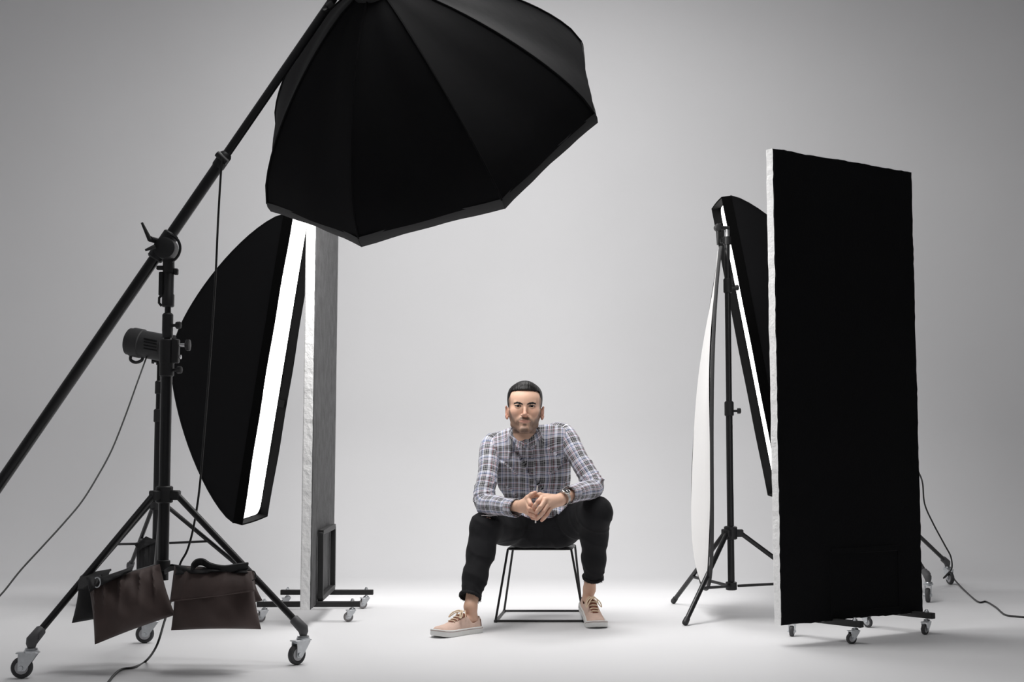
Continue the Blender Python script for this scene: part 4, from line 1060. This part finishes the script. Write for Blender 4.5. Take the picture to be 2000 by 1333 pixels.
# ---- shirt
def path_uv(verts, pts, r):
    """along / around coordinates of verts about a polyline"""
    pts = np.array(pts); seg = pts[1:] - pts[:-1]; L = np.linalg.norm(seg, axis=1); cum = np.concatenate([[0], np.cumsum(L)])
    best = np.full(len(verts), 1e9); S = np.zeros(len(verts)); U = np.zeros(len(verts)); e1 = None
    for i in range(len(seg)):
        t = seg[i] / L[i]
        if e1 is None:
            e1 = np.cross(t, A_((0, 1, 0))); e1 /= np.linalg.norm(e1)
        else:
            e1 = e1 - t * e1.dot(t); e1 /= np.linalg.norm(e1)
        e2 = np.cross(t, e1); p = verts - pts[i]; u = np.clip(p @ t, 0 if i else -.2, L[i] if i < len(seg) - 1 else .5)
        dd = np.linalg.norm(p - u[:, None] * t, axis=1); m = dd < best
        best[m] = dd[m]; S[m] = cum[i] + u[m]; U[m] = np.arctan2((p @ e2)[m], (p @ e1)[m]) * r
    return S, U, best
def crumple(X, Y, Z, f, seed, n=6):
    r = np.random.default_rng(seed); s = 0
    for i in range(n):
        k = r.normal(0, 1, 3); k *= f * r.uniform(.6, 1.5) / np.linalg.norm(k); s = s + np.sin(k[0] * X + k[1] * Y + k[2] * Z + r.uniform(0, 6.28))
    return s / n
lo_, hi_ = NECK - A_((.30, .3, .50)), NECK + A_((.32, .32, .12))
cax = A_((.02, -.42, .908)); fx = A_((1, 0, .03)); fx = fx - cax * fx.dot(cax); fx /= np.linalg.norm(fx); fy = np.cross(cax, fx)   # fy points to the back
c0 = Q(1027, 856, 6.300) + fy * .066
T = Vol(axis((-.16, .36, .0034)), axis((6.28, 6.62, .0038), (6.62, 6.90, .008)), axis((.40, NECK[2] + .08, .0034)))
torso(T, .004)
# skirt of the shirt settling on the lap
T.cone(PELV + A_((-.10, -.04, .02)), PELV + A_((.10, -.04, .02)), .108, .108, .05)
# neck hole
T.cone(c0 - cax * .035 - fx * .012, c0 - cax * .035 + fx * .012, .060, .060, .04)
T.sub(cone_fn(c0 + cax * .012, c0 + cax * .15, .047, .056), c0 - .12, c0 + .2, .004)
rdg = lambda a: (1 - np.abs(np.sin(a))) ** 2
def torso_folds(X, Y, Z):
    c1, c2 = crumple(X, Y, Z, 24, 3, 5), crumple(X, Y, Z, 34, 9, 5)
    d = .0035 * crumple(X, Y, Z, 38, 3)
    d = d - .0140 * rdg(17 * (.80 * X + .60 * Z) + 1.3 * c1 + .4) * np.clip(.45 + 1.5 * c2, 0, 1) * np.clip((.90 - Z) / .1, 0, 1)
    d = d - .0100 * rdg(24 * (.75 * X - .62 * Z) + 1.6 * c2) * np.clip(.35 - 1.6 * c1, 0, 1)
    return d - .005 * rdg(40 * Z + 9 * X + 2 * c1) * np.clip((.62 - Z) / .08, 0, 1)
T.disp(torso_folds, (-1, 6, .3), (1, 7, 1.2))
# drag creases in the cotton: one flank steep, the other easing out  (start, end, height, width)
CREASES = [((1004, 884), (1052, 950), .013, .030), ((1046, 946), (1080, 985), .010, .022), ((978, 902), (1012, 930), .008, .020), ((1104, 898), (1070, 930), .008, .022),
           ((1000, 862), (992, 905), .006, .016), ((1062, 872), (1100, 900), .006, .020), ((985, 950), (1020, 985), .007, .020), ((1112, 930), (1085, 975), .006, .018), ((1040, 890), (1060, 905), .004, .012)]
def crease_xy(X, Z, p0, p1, wd):
    a0, a1 = Q(*p0, 6.36), Q(*p1, 6.36); t = A_((a1[0] - a0[0], a1[2] - a0[2])); L = np.linalg.norm(t); t /= L
    u = (X - a0[0]) * t[0] + (Z - a0[2]) * t[1]; s = (X - a0[0]) * t[1] - (Z - a0[2]) * t[0]
    s = s + .004 * np.sin(u * 40)
    m = np.clip((u + .02) / .04, 0, 1) * np.clip((L + .02 - u) / .04, 0, 1)
    return np.exp(-np.abs(s) / np.where(s > 0, wd, wd * .25)) * m, s, np.exp(-((s + .007) / .0055) ** 2) * m
for p0, p1, hgt, wd in CREASES:
    def fold(X, Y, Z):
        e_, _, g_ = crease_xy(X, Z, p0, p1, wd); return (-hgt * 1.2 * e_ + hgt * 1.15 * g_) * (Y < 6.60)
    T.disp(fold, (-.2, 6.2, .4), (.4, 6.62, 1.0))
tv, tq = T.mesh(2)
sl_ = (SH_L - SH_R); tilt = sl_[2] / sl_[0]
up = (NECK - PELV) / np.linalg.norm(NECK - PELV)
nrm_ = vnormals(tv, tq)
sidea = np.arctan2(tv[:, 0] - .12, -(tv[:, 1] - 6.62)) * .12
uu = np.where(np.abs(sidea) < .20, sidea, sidea); uu = (tv[:, 0] - .12) + .55 * np.sign(tv[:, 0] - .12) * np.clip(np.abs(tv[:, 0] - .12) - .09, 0, 1) * 1.2
vv = tv[:, 2] - tilt * (tv[:, 0] - .12) * np.clip((tv[:, 2] - .62) / .2, 0, 1) + .75 * (6.42 - tv[:, 1]) * -1 * np.clip((tv[:, 2] - .80) / .06, 0, 1)
fold = .02 * np.sin(9 * (tv[:, 0] + tv[:, 2])) * 0
for p0, p1, hgt, wd in CREASES:
    e_ = crease_xy(tv[:, 0], tv[:, 2], p0, p1, wd)[0]; uu = uu + 1.0 * hgt * e_; vv = vv + .8 * hgt * e_
uu = uu + .004 * np.sin(23 * tv[:, 2] + 9 * tv[:, 0]); vv = vv + .004 * np.sin(21 * tv[:, 0] + 7 * tv[:, 2])
shirt = np_mesh('shirt', tv, tq, PL, man, attrs=dict(plaid=np.stack([uu + .5, vv, uu * 0], 1)))
def sleeve(pts, rad, seed, side):
    pp = [A_(p) for p in catmull([Vector(p) for p in pts], 8)]; n = len(pp)
    rr = np.interp(np.linspace(0, len(rad) - 1, n), range(len(rad)), rad)
    lo = np.min(pp, 0) - .08; hi = np.max(pp, 0) + .08
    Sv = Vol(axis((lo[0], hi[0], .0034)), axis((lo[1], hi[1], .0040)), axis((lo[2], hi[2], .0034)))
    X, Y, Z = [a.reshape(s) for a, s in zip(Sv.ax, ((-1, 1, 1), (1, -1, 1), (1, 1, -1)))]
    seg = np.array(pp[1:]) - np.array(pp[:-1]); L = np.linalg.norm(seg, axis=1); cum = np.concatenate([[0], np.cumsum(L)])
    D = np.full(Sv.D.shape, 1.0, np.float32); S = np.zeros_like(D)
    for i in range(n - 1):
        t = seg[i] / L[i]; px, py, pz = X - pp[i][0], Y - pp[i][1], Z - pp[i][2]
        u = np.clip(px * t[0] + py * t[1] + pz * t[2], 0, L[i])
        dd = np.sqrt((px - u * t[0]) ** 2 + (py - u * t[1]) ** 2 + (pz - u * t[2]) ** 2) - (rr[i] + (rr[i + 1] - rr[i]) * u / L[i])
        m = dd < D; D = np.where(m, dd, D); S = np.where(m, cum[i] + u, S)
    # flat cut at the cuff end
    t = seg[-1] / L[-1]; D = np.maximum(D, (X - pp[-1][0]) * t[0] + (Y - pp[-1][1]) * t[1] + (Z - pp[-1][2]) * t[2])
    elb = cum[-1] * .53
    w = .35 + .9 * np.exp(-((S - elb) / .07) ** 2); endf = np.clip((cum[-1] - .045 - S) / .03, 0, 1)
    cr = crumple(X, Y, Z, 30, seed + 40, 5); cr2 = crumple(X, Y, Z, 42, seed + 60, 5)
    rd = lambda a: (1 - np.abs(np.sin(a))) ** 3
    D = D - .0085 * w * rd(S * 30 + 16 * X * side + 3.2 * cr) * np.clip(.6 + 1.6 * cr2, 0, 1) * endf
    D = D - .0060 * w * rd(S * 52 - 22 * Z + 4 * cr2 + seed) * np.clip(.5 - 1.6 * cr, 0, 1) * endf
    D = D + .0030 * cr * endf + .002 + .0075 * w * np.clip(1 - np.abs(np.sin(S * 26 + 14 * X * side + 3.0 * cr2 + .9)) / .22, 0, 1) * np.clip(.35 + 1.8 * cr, 0, 1) * endf
    Sv.D = D.astype(np.float32)
    # hollow at the cuff so the wrist comes out of an opening
    e = pp[-1]; Sv.sub(cone_fn(e - t * .05, e + t * .03, rr[-1] - .010, rr[-1] - .0045), e - .09, e + .09, .002)
    v, q = Sv.mesh(1); S_, U_, _ = path_uv(v, pp, .048)
    o = np_mesh('sleeve', v, q, PL, shirt, attrs=dict(plaid=np.stack([U_ + .3 + .01 * seed, S_, S_ * 0], 1)))
    # cuff: a band proud of the sleeve
    e1, e2 = [A_(k) for k in ortho(Vector(t))]; vs_ = []; fs_ = []; NA = 40; rows = [(-.050, rr[-1] + .0005), (-.047, rr[-1] + .0035), (-.006, rr[-1] + .0035), (-.001, rr[-1] + .002), (-.001, rr[-1] - .001), (-.02, rr[-1] - .002)]
    at = []
    for hh, r in rows:
        for k in range(NA):
            a = 2 * math.pi * k / NA; vs_.append(e + t * (hh - .002 * math.sin(2 * a)) + (e1 * math.cos(a) + e2 * math.sin(a)) * r * (1 + .02 * math.sin(3 * a))); at.append((a * .04 + .2, hh + .02, 0))
    for i in range(len(rows) - 1):
        for k in range(NA): fs_.append((i * NA + k, i * NA + (k + 1) % NA, (i + 1) * NA + (k + 1) % NA, (i + 1) * NA + k))
    np_mesh('cuff', np.array(vs_), np.array(fs_), PL, shirt, attrs=dict(plaid=np.array(at)))
    return pp
CF_R, CF_L = Q(1009, 993, 6.135), Q(1111, 967, 6.165)
sleeve([SH_R + A_((.03, .02, .010)), SH_R + A_((-.008, 0, -.006)), (SH_R * .5 + EL_R * .5) + A_((-.006, .0, 0)), EL_R + A_((-.004, .004, 0)), EL_R * .55 + CF_R * .45 + A_((0, -.006, -.004)), CF_R], [.060, .053, .046, .047, .044, .0375], 1, -1)
sleeve([SH_L + A_((-.03, .02, .010)), SH_L + A_((.008, 0, -.004)), (SH_L * .5 + EL_L * .5) + A_((.004, 0, .004)), EL_L + A_((.006, .004, 0)), EL_L * .55 + CF_L * .45 + A_((0, -.006, -.004)), CF_L], [.060, .054, .047, .046, .042, .0360], 2, 1)
# collar: stand and two leaves folded down
for s in (-1, 1):
    vs_ = []; at = []; NP = 26; rows = 9
    for j in range(NP + 1):
        a = (-1 + (182 + 1) * (j / NP) ** 1.25) * math.pi / 180            # 0 = front centre
        dirv = fx * math.sin(a) * s - fy * math.cos(a)
        front = math.exp(-(a / .75) ** 2)
        rn_ = .0575 + .009 * front
        drop = -.014 * math.exp(-(a / .5) ** 2)                 # the collar opens lower in front
        base = c0 + cax * (drop + .004)
        leaf = .030 + .026 * math.exp(-((a - .36) / .22) ** 2) - .020 * math.exp(-(a / .17) ** 2)
        prof_ = [(rn_ - .004, -.024), (rn_ - .002, -.008), (rn_, .006), (rn_ + .003, .012), (rn_ + .007, .010)]
        prof_ += [(rn_ + .007 + .010 * f + .008 * front * f, .010 - leaf * f) for f in (.3, .6, .85, 1.0)]
        for r, hgt in prof_:
            vs_.append(base + dirv * r + cax * hgt); at.append((a * .06 * s + .33, hgt * 1.2 + .41, 0))
    R_ = len(prof_); fs_ = [(j * R_ + i, (j + 1) * R_ + i, (j + 1) * R_ + i + 1, j * R_ + i + 1) for j in range(NP) for i in range(R_ - 1)]
    if s < 0: fs_ = [f[::-1] for f in fs_]
    o = np_mesh('collar', np.array(vs_), np.array(fs_), PL, shirt, attrs=dict(plaid=np.array(at)))
    md = o.modifiers.new('thick', 'SOLIDIFY'); md.thickness = .0022; md.offset = 0
vs_ = []; at = []
for j in range(7):
    for i in range(7):
        u, w_ = i / 6 - .5, j / 6
        vs_.append(c0 + fx * u * .034 - fy * (.0665 - .5 * u * u * .034) - cax * (.002 + .040 * w_) - fy * .012 * w_); at.append((u * .034 + .62, .2 + .03 * w_, 0))
o = np_mesh('collar_band', np.array(vs_), np.array([(j * 7 + i, (j + 1) * 7 + i, (j + 1) * 7 + i + 1, j * 7 + i + 1) for j in range(6) for i in range(6)]), PL, shirt, attrs=dict(plaid=np.array(at)))
md = o.modifiers.new('thick', 'SOLIDIFY'); md.thickness = .002
# placket with buttons: rides on the shirt front
from mathutils.bvhtree import BVHTree
bvh = BVHTree.FromPolygons([tuple(p) for p in tv], [tuple(int(k) for k in f) for f in tq])
def front_hit(px, py, off=.0015):
    o_ = Vector((0, 0, CAM_H)); d = (P(px, py, 6.4) - o_).normalized(); r = bvh.ray_cast(o_, d)
    return (r[0] - d * off, r[1]) if r[0] is not None else (None, None)
pl = []
for i in range(25):
    t = i / 24; px = 1029 + 13 * t + 2 * math.sin(3 * t); py = 861 + 101 * t
    l, _ = front_hit(px - 6.5, py); r, _ = front_hit(px + 6.5, py); c_, _ = front_hit(px, py, .003)
    if l and r and c_: pl.append((l, c_, r, t))
vs_ = np.array([A_(p) for row in pl for p in row[:3]]); fs_ = np.array([(i * 3 + k, i * 3 + k + 1, i * 3 + 4 + k, i * 3 + 3 + k) for i in range(len(pl) - 1) for k in range(2)])
o = np_mesh('placket', vs_, fs_[:, ::-1], PL, shirt, attrs=dict(plaid=np.stack([vs_[:, 0] + .513, vs_[:, 2] + .008, vs_[:, 0] * 0], 1)))
md = o.modifiers.new('thick', 'SOLIDIFY'); md.thickness = .0018; md.offset = 1
for t in (.06, .33, .62, .9):
    c_, n_ = front_hit(1029 + 13 * t + 2 * math.sin(3 * t), 861 + 101 * t, .0065)
    if c_: m_ = MB(); m_.lathe(c_, -Vector((0, 1, 0)), [(-.001, .0045), (.0006, .0052), (.0016, .0046), (.0012, .003)], 14); m_.build('button', M['button'], shirt)
# shirt tails peeking out beside the hands
for pts in ([P(1078, 986, 6.34), P(1108, 987, 6.34), P(1091, 1004, 6.30), P(1080, 1000, 6.30)], [P(1005, 1001, 6.30), P(1032, 1003, 6.26), P(1030, 1009, 6.22), P(1006, 1006, 6.24)]):
    vs_ = np.array([A_(p) for p in pts]); g = []
    for j in range(7):
        for i in range(7):
            u, v_ = i / 6, j / 6; g.append((vs_[0] * (1 - u) + vs_[1] * u) * (1 - v_) + (vs_[3] * (1 - u) + vs_[2] * u) * v_ + A_((0, 0, .004 * math.sin(5 * u))))
    g = np.array(g); o = np_mesh('shirt_tail', g, np.array([(j * 7 + i, j * 7 + i + 1, j * 7 + i + 8, j * 7 + i + 7) for j in range(6) for i in range(6)]), PL, shirt, attrs=dict(plaid=np.stack([g[:, 0], g[:, 2] + g[:, 1], g[:, 0] * 0], 1)))
    md = o.modifiers.new('thick', 'SOLIDIFY'); md.thickness = .002

# ---- jeans
J = Vol(axis((-.26, .50, .0042)), axis((6.02, 6.88, .0056)), axis((.08, .62, .0042)))
cuffs = []
for kn, calf, an, s in legs(J, .0045):
    end = Q(919, 1166, 6.185) if s == 'R' else Q(1159, 1128, 6.475)
    J.chain([calf, calf * .45 + end * .55, end], [.0575, .0505, .0425], .03)
    cuffs.append((end, (end - calf) / np.linalg.norm(end - calf), s))
J.cone(HIP_R + A_((0, .015, .005)), HIP_L + A_((0, .015, .005)), .098, .098, .03)
J.cone(PELV + A_((-.06, 0, .06)), PELV + A_((.06, 0, .06)), .10, .10, .03)
J.cone(A_((.06, 6.60, .408)), A_((.22, 6.60, .408)), .074, .074, .03)
# sit flat on the seat
J.D = np.maximum(J.D, np.where(np.broadcast_to(J.ax[1][None, :, None], J.D.shape) > 6.56, (SEAT_Z + .001) - J.ax[2][None, None, :], -1)).astype(np.float32)
J.disp(lambda X, Y, Z: .0022 * crumple(X, Y, Z, 40, 11) + .0016 * crumple(X, Y, Z, 120, 12) - .0035 * (1 - np.abs(np.sin(22 * X + 26 * Z - 14 * Y + 2.5 * crumple(X, Y, Z, 22, 14)))) ** 3, (-1, 5, 0), (1, 7, 1))
for (kn, an) in ((KN_R, AN_R), (KN_L, AN_L)):   # bunching behind the knee and at the ankle
    J.disp(lambda X, Y, Z: -.0045 * (1 - np.abs(np.sin(85 * (Z + .5 * (X - an[0])) + 2 * np.sin(45 * X)))) ** 2 * np.exp(-((Z - an[2] - .045) / .05) ** 2) * (np.abs(X - an[0]) < .1), (an[0] - .1, 5.9, 0), (an[0] + .1, 7, .35))
for e, t, s in cuffs:
    J.sub(lambda X, Y, Z: -((X - e[0]) * t[0] + (Y - e[1]) * t[1] + (Z - e[2]) * t[2]) - 0 * X if False else -(((X - e[0]) * t[0] + (Y - e[1]) * t[1] + (Z - e[2]) * t[2])), e - .10, e + .075, .001)
    J.sub(cone_fn(e - t * .05, e + t * .04, .033, .0385), e - .09, e + .09, .002)
# torn knee
from mathutils.bvhtree import BVHTree
jv, jq = J.mesh(0); bvj = BVHTree.FromPolygons([tuple(p) for p in jv], [tuple(int(k) for k in f) for f in jq])
def jhit(px, py, off=.001):
    o_ = Vector((0, 0, CAM_H)); d = (P(px, py, 6.4) - o_).normalized(); r = bvj.ray_cast(o_, d); return None if r[0] is None else r[0] - d * off
tear = A_(jhit(955, 1010))
for px, py, r_ in ((939, 1008, .010), (945, 1008, .012), (952, 1009, .014), (959, 1011, .014), (966, 1014, .012), (972, 1017, .009)):
    hp = jhit(px, py)
    if hp is not None: J.sub(ell_fn(A_(hp), (r_, r_ * 1.3, r_ * .75)), A_(hp) - .03, A_(hp) + .03, .001)
jv, jq = J.mesh(2); jeans = np_mesh('jeans', jv, jq, M['jeans'], man)
for e, t, s in cuffs:
    e1, e2 = [A_(k) for k in ortho(Vector(t))]; rs_ = random.Random(3); NA = 64; vs_ = []
    for k in range(NA):
        a = 2 * math.pi * k / NA; r0 = .0455 + .002 * math.sin(3 * a) + rs_.uniform(-.001, .001); hh = .003 * math.sin(2 * a + 1)
        c_ = e + (e1 * math.cos(a) + e2 * math.sin(a)) * r0 + t * hh; od = e1 * math.cos(a) + e2 * math.sin(a)
        for q_ in range(8):
            b_ = q_ * math.pi / 4; vs_.append(c_ + od * .0042 * math.cos(b_) + t * (.0075 + rs_.uniform(-.001, .001)) * math.sin(b_))
    m_ = MB(); m_.add(vs_, [(k * 8 + i, k * 8 + (i + 1) % 8, ((k + 1) % NA) * 8 + (i + 1) % 8, ((k + 1) % NA) * 8 + i) for k in range(NA) for i in range(8)])
    for k in range(150):
        a = rs_.uniform(0, 6.28); od = e1 * math.cos(a) + e2 * math.sin(a); p0 = e + od * .0455 + t * .006
        m_.tube([p0, p0 + t * rs_.uniform(.003, .007) + od * rs_.uniform(-.001, .004) + A_((rs_.uniform(-.002, .002), 0, 0))], .0005, 3, cap=False)
    m_.build('frayed_cuff', M['jeans'], jeans)
m_ = MB(); rs_ = random.Random(8)
for k in range(26):
    a = tear + A_((rs_.uniform(-.028, .026), rs_.uniform(-.02, .015), .0)); zt_ = lambda p: p + A_((0, 0, .005 + rs_.uniform(-.002, .003)))
    m_.tube([zt_(a + A_((-.010, 0, 0))), zt_(a), zt_(a + A_((.012, rs_.uniform(-.01, .01), -.002)))], .0006, 3, cap=False)
o = m_.build('frayed_threads', mat('pale_frayed_cotton', (.45, .42, .42), .9), jeans); o['kind'] = 'stuff'
# seam and pocket lines
bvj = BVHTree.FromPolygons([tuple(p) for p in jv], [tuple(int(k) for k in f) for f in jq])
def jhit(px, py, off=.001):
    o_ = Vector((0, 0, CAM_H)); d = (P(px, py, 6.4) - o_).normalized(); r = bvj.ray_cast(o_, d); return None if r[0] is None else r[0] - d * off
for nm, line in (('fly_seam', [(1062, 1022), (1062, 1032), (1062, 1045), (1062, 1060)]), ('pocket_seam', [(1078, 1030), (1095, 1033), (1115, 1028), (1135, 1018)]), ('pocket_seam', [(1040, 1037), (1020, 1036), (1000, 1032), (985, 1028)])):
    pts = [jhit(*p) for p in line]
    if all(p is not None for p in pts): m_ = MB(); m_.tube(catmull(pts, 5), .0011, 5); m_.build(nm, M['jeans'], jeans)

# ---- shoes
def shoe(heel, toe, pitch, mirror):
    """built in a local frame (x sideways, y heel to toe, z up), placed by a rotation; L = 0.28 m"""
    heel = A_(heel); d = A_((toe[0] - heel[0], toe[1] - heel[1], 0)); d /= np.linalg.norm(d)
    yv_ = d * math.cos(pitch) + A_((0, 0, -math.sin(pitch))); xv = np.cross(yv_, A_((0, 0, 1))); xv /= np.linalg.norm(xv); zv = np.cross(xv, yv_)
    Rm = np.stack([xv, yv_, zv], 1)
    ky = [0, .004, .02, .05, .10, .15, .19, .225, .25, .268, .277, .28]
    khw = [.004, .017, .030, .0345, .0335, .040, .0470, .0465, .0410, .030, .015, .003]
    kc = [0, 0, 0, 0, .002, .004, .004, .002, -.002, -.005, -.007, -.008]
    bend = lambda y: .010 * np.clip((y - .19) / .09, 0, 1) ** 2 - (.45 * np.clip(.185 - y, 0, 1) * 0)
    def place(p):
        p = np.array(p, float).copy(); p[:, 2] += bend(p[:, 1]); p[:, 0] *= mirror
        if pitch > .05:   # the sole flexes: the ball stays flat on the floor, the heel is up
            y = p[:, 1].copy(); yb = .200; f = np.clip((y - yb) / .03, 0, 1)
            ang = -pitch * f   # rotate the toe part back level about the ball
            c, s_ = np.cos(pitch * f), np.sin(pitch * f); dy, z = y - yb, p[:, 2].copy()
            p[:, 1] = yb + dy * c - z * s_ ; p[:, 2] = dy * s_ * 1 + z * c
        return heel + p @ Rm.T
    root_parts = {}
    # upper
    ax_ = (axis((-.056, .056, .0022)), axis((-.006, .288, .0026)), axis((.006, .108, .0022)))
    X, Y, Z = ax_[0][:, None, None], ax_[1][None, :, None], ax_[2][None, None, :]
    hwid = np.interp(Y, ky, khw) - .001; cx = np.interp(Y, ky, kc)
    ht = np.interp(Y, [0, .01, .03, .07, .09, .105, .12, .15, .19, .225, .255, .272, .28], [.066, .072, .070, .070, .086, .090, .082, .067, .052, .046, .042, .034, .022])
    q_ = (np.abs(X - cx) / hwid) ** 2.3 + (np.clip(Z, 0, 1) / ht) ** 2.3
    D = (q_ ** (1 / 2.3) - 1) * np.minimum(hwid, ht) * .85; D = np.maximum(D, np.maximum(Y - .2795, -Y))
    op = ell_fn((0, .052, .088), (.0275, .050, .036))(X, Y, Z); D = -smin(-D, op, .004)
    op = ell_fn((0, .06, .055), (.024, .040, .04))(X, Y, Z); D = -smin(-D, op, .004)
    v, qd = nets(D.astype(np.float32), ax_, 2)
    up_o = np_mesh('shoe', place(v), qd if mirror > 0 else qd[:, ::-1], M['upper'], man)
    n = vnormals(v, qd)
    # leather patches: lace panel, heel counter
    lacep = (np.abs(v[:, 0] - .002) < np.interp(v[:, 1], [.095, .15, .178], [.021, .019, .012])) & (v[:, 1] > .098) & (v[:, 1] < .178) & (n[:, 2] > .2)
    heelp = (v[:, 1] < .020 + .10 * np.clip(.045 - v[:, 2], 0, 1)) & (v[:, 2] < .058) & (n[:, 1] < .3)
    for nm, mk in (('lace_panel', lacep), ('heel_patch', heelp)):
        pv, pq = patch(v, qd, mk, .0014)
        if len(pq): np_mesh(nm, place(pv), pq if mirror > 0 else pq[:, ::-1], M['tan'], up_o)
    # sole and its stripe
    out = [(np.interp(y, ky, kc) + np.interp(y, ky, khw) + .0035, y) for y in np.linspace(.0, .28, 60)] + [(np.interp(y, ky, kc) - np.interp(y, ky, khw) - .0035, y) for y in np.linspace(.28, .0, 60)]
    out = np.array(out); out[:, 1] = .14 + (out[:, 1] - .14) * 1.025; N = len(out)
    def solid(levels):
        vs_ = [(x * k + (1 - k) * .0, .14 + (y - .14) * k, z) for z, k in levels for x, y in out]
        fs_ = [(l * N + i, l * N + (i + 1) % N, (l + 1) * N + (i + 1) % N, (l + 1) * N + i) for l in range(len(levels) - 1) for i in range(N)]
        return np.array(vs_), fs_
    vs_, fs_ = solid([(0, .955), (.002, .985), (.005, 1.0), (.0225, 1.0), (.0265, .99), (.028, .955)])
    m = MB(); m.add(place(vs_), fs_ + [tuple(range(N))[::-1], tuple(5 * N + i for i in range(N))]); m.build('sole', M['sole'], up_o, ang=50)
    vs_, fs_ = solid([(.0208, 1.001), (.0212, 1.006), (.0222, 1.006), (.0226, 1.001)])
    m = MB(); m.add(place(vs_), fs_); m.build('sole_stripe', M['tan'], up_o)
    # laces: bars and a bow
    top_z = lambda y, x=0: np.interp(y, [.09, .105, .12, .15, .19], [.086, .090, .082, .067, .052]) * (max(1 - (abs(x - .003) / .044) ** 2.3, .05)) ** (1 / 2.3)
    for y in (.122, .138, .154, .169):
        m = MB(); pts = np.array([(x, y + .002 * (x > 0), top_z(y, x) + .003) for x in np.linspace(-.017, .021, 7)]); m.tube([Vector(p) for p in place(pts)], .0026, 8); m.build('lace', M['lace'], up_o)
    for s_ in (-1, 1):
        y0 = .108; z0 = top_z(y0) + .006
        loop = np.array([(.002, y0, z0), (s_ * .012, y0 + .012, z0 + .006), (s_ * .030, y0 + .030, z0 - .004), (s_ * .036, y0 + .044, z0 - .020), (s_ * .028, y0 + .042, z0 - .016), (s_ * .014, y0 + .024, z0 - .002), (.002, y0 + .002, z0 + .001)])
        m = MB(); m.tube(catmull([Vector(p) for p in place(loop)], 6), .0026, 8); m.build('lace_loop', M['lace'], up_o)
        end = np.array([(.002, y0, z0), (s_ * .010, y0 - .006, z0 + .004), (s_ * .022, y0 + .004, z0 - .004), (s_ * .030, y0 + .010, z0 - .022)])
        m = MB(); m.tube(catmull([Vector(p) for p in place(end)], 6), .0022, 8); m.build('lace_end', M['lace'], up_o)
    m = MB(); m.lathe(Vector(place(np.array([(.002, .107, top_z(.107) + .004)]))[0]), Vector(zv), [(-.003, .003), (0, .005), (.004, .0045), (.006, .002)], 10); m.build('lace_knot', M['lace'], up_o)
    return up_o
shoe((-.140, 6.205, 0), (-.325, 5.998, 0), 0.0, 1)
shoe((.330, 6.565, .072), (.384, 6.30, 0), math.asin(.072 / .200), -1)

# ---- watch on the left wrist
wt = (A_(wl) - EL_L); wt = Vector(wt / np.linalg.norm(wt)); wc = Vector(H(1490, 440, 6.135)); proj_ = Vector(EL_L) + wt * (wc - Vector(EL_L)).dot(wt); 
fwdw = Vector((.10, -.62, .78)); fwdw = (fwdw - wt * fwdw.dot(wt)).normalized(); sdw = wt.cross(fwdw)
wr_ = empty('x', (0, 0, 0), 'x', 'x') if False else None
m_ = MB(); vs_ = []
NA = 40
for k in range(NA):
    a = 2 * math.pi * k / NA; dv = fwdw * math.cos(a) + sdw * math.sin(a)
    for hh, r in ((-.009, .0295), (-.009, .032), (.009, .032), (.009, .0295)): vs_.append(proj_ + wt * hh + dv * r * (1.0 + .04 * math.cos(2 * a)))
m_.add(vs_, [(k * 4 + i, k * 4 + (i + 1) % 4, ((k + 1) % NA) * 4 + (i + 1) % 4, ((k + 1) % NA) * 4 + i) for k in range(NA) for i in range(4)])
band = m_.build('wristwatch', M['watch'], man)
cw = proj_ + fwdw * .0315
m_ = MB(); m_.lathe(cw, fwdw, [(0, .018), (.001, .0195), (.007, .0195), (.009, .0175), (.0085, .016)], 28); m_.lathe(cw + fwdw * .004, wt, [(.019, .003), (.022, .003), (.0225, .002)], 8); case_ = m_.build('case', M['watch'], band)
m_ = MB(); m_.lathe(cw + fwdw * .0086, fwdw, [(0, .0155), (.0006, .0155)], 28); m_.build('dial', M['dial'], band)
for a, l in ((.7, .008), (2.6, .012)):
    m_ = MB(); m_.tube([cw + fwdw * .0098, cw + fwdw * .0098 + (sdw * math.cos(a) + wt * math.sin(a)) * l], .0005, 5); m_.build('watch_hand', M['chrome'], band)

# ---- pencil held between the hands
pa, pb = P(980 + 868 / 12.5, 940 + 108 / 12.5, 6.062), P(980 + 824 / 12.5, 940 + 1030 / 12.5, 6.070)
root = empty('pencil', pb, 'slim white pencil held upright between the clasped hands', 'pencil')
d_ = (pa - pb); m_ = MB(); m_.tube([pb, pb + d_ * .02, pb + d_ * .93, pb + d_], [.0028, .0034, .0034, .0016], 6); m_.build('shaft', M['pencil'], root)
m_ = MB(); m_.tube([pb + d_ * .765, pb + d_ * .80], .0037, 8); m_.build('band', M['pencil_band'], root)
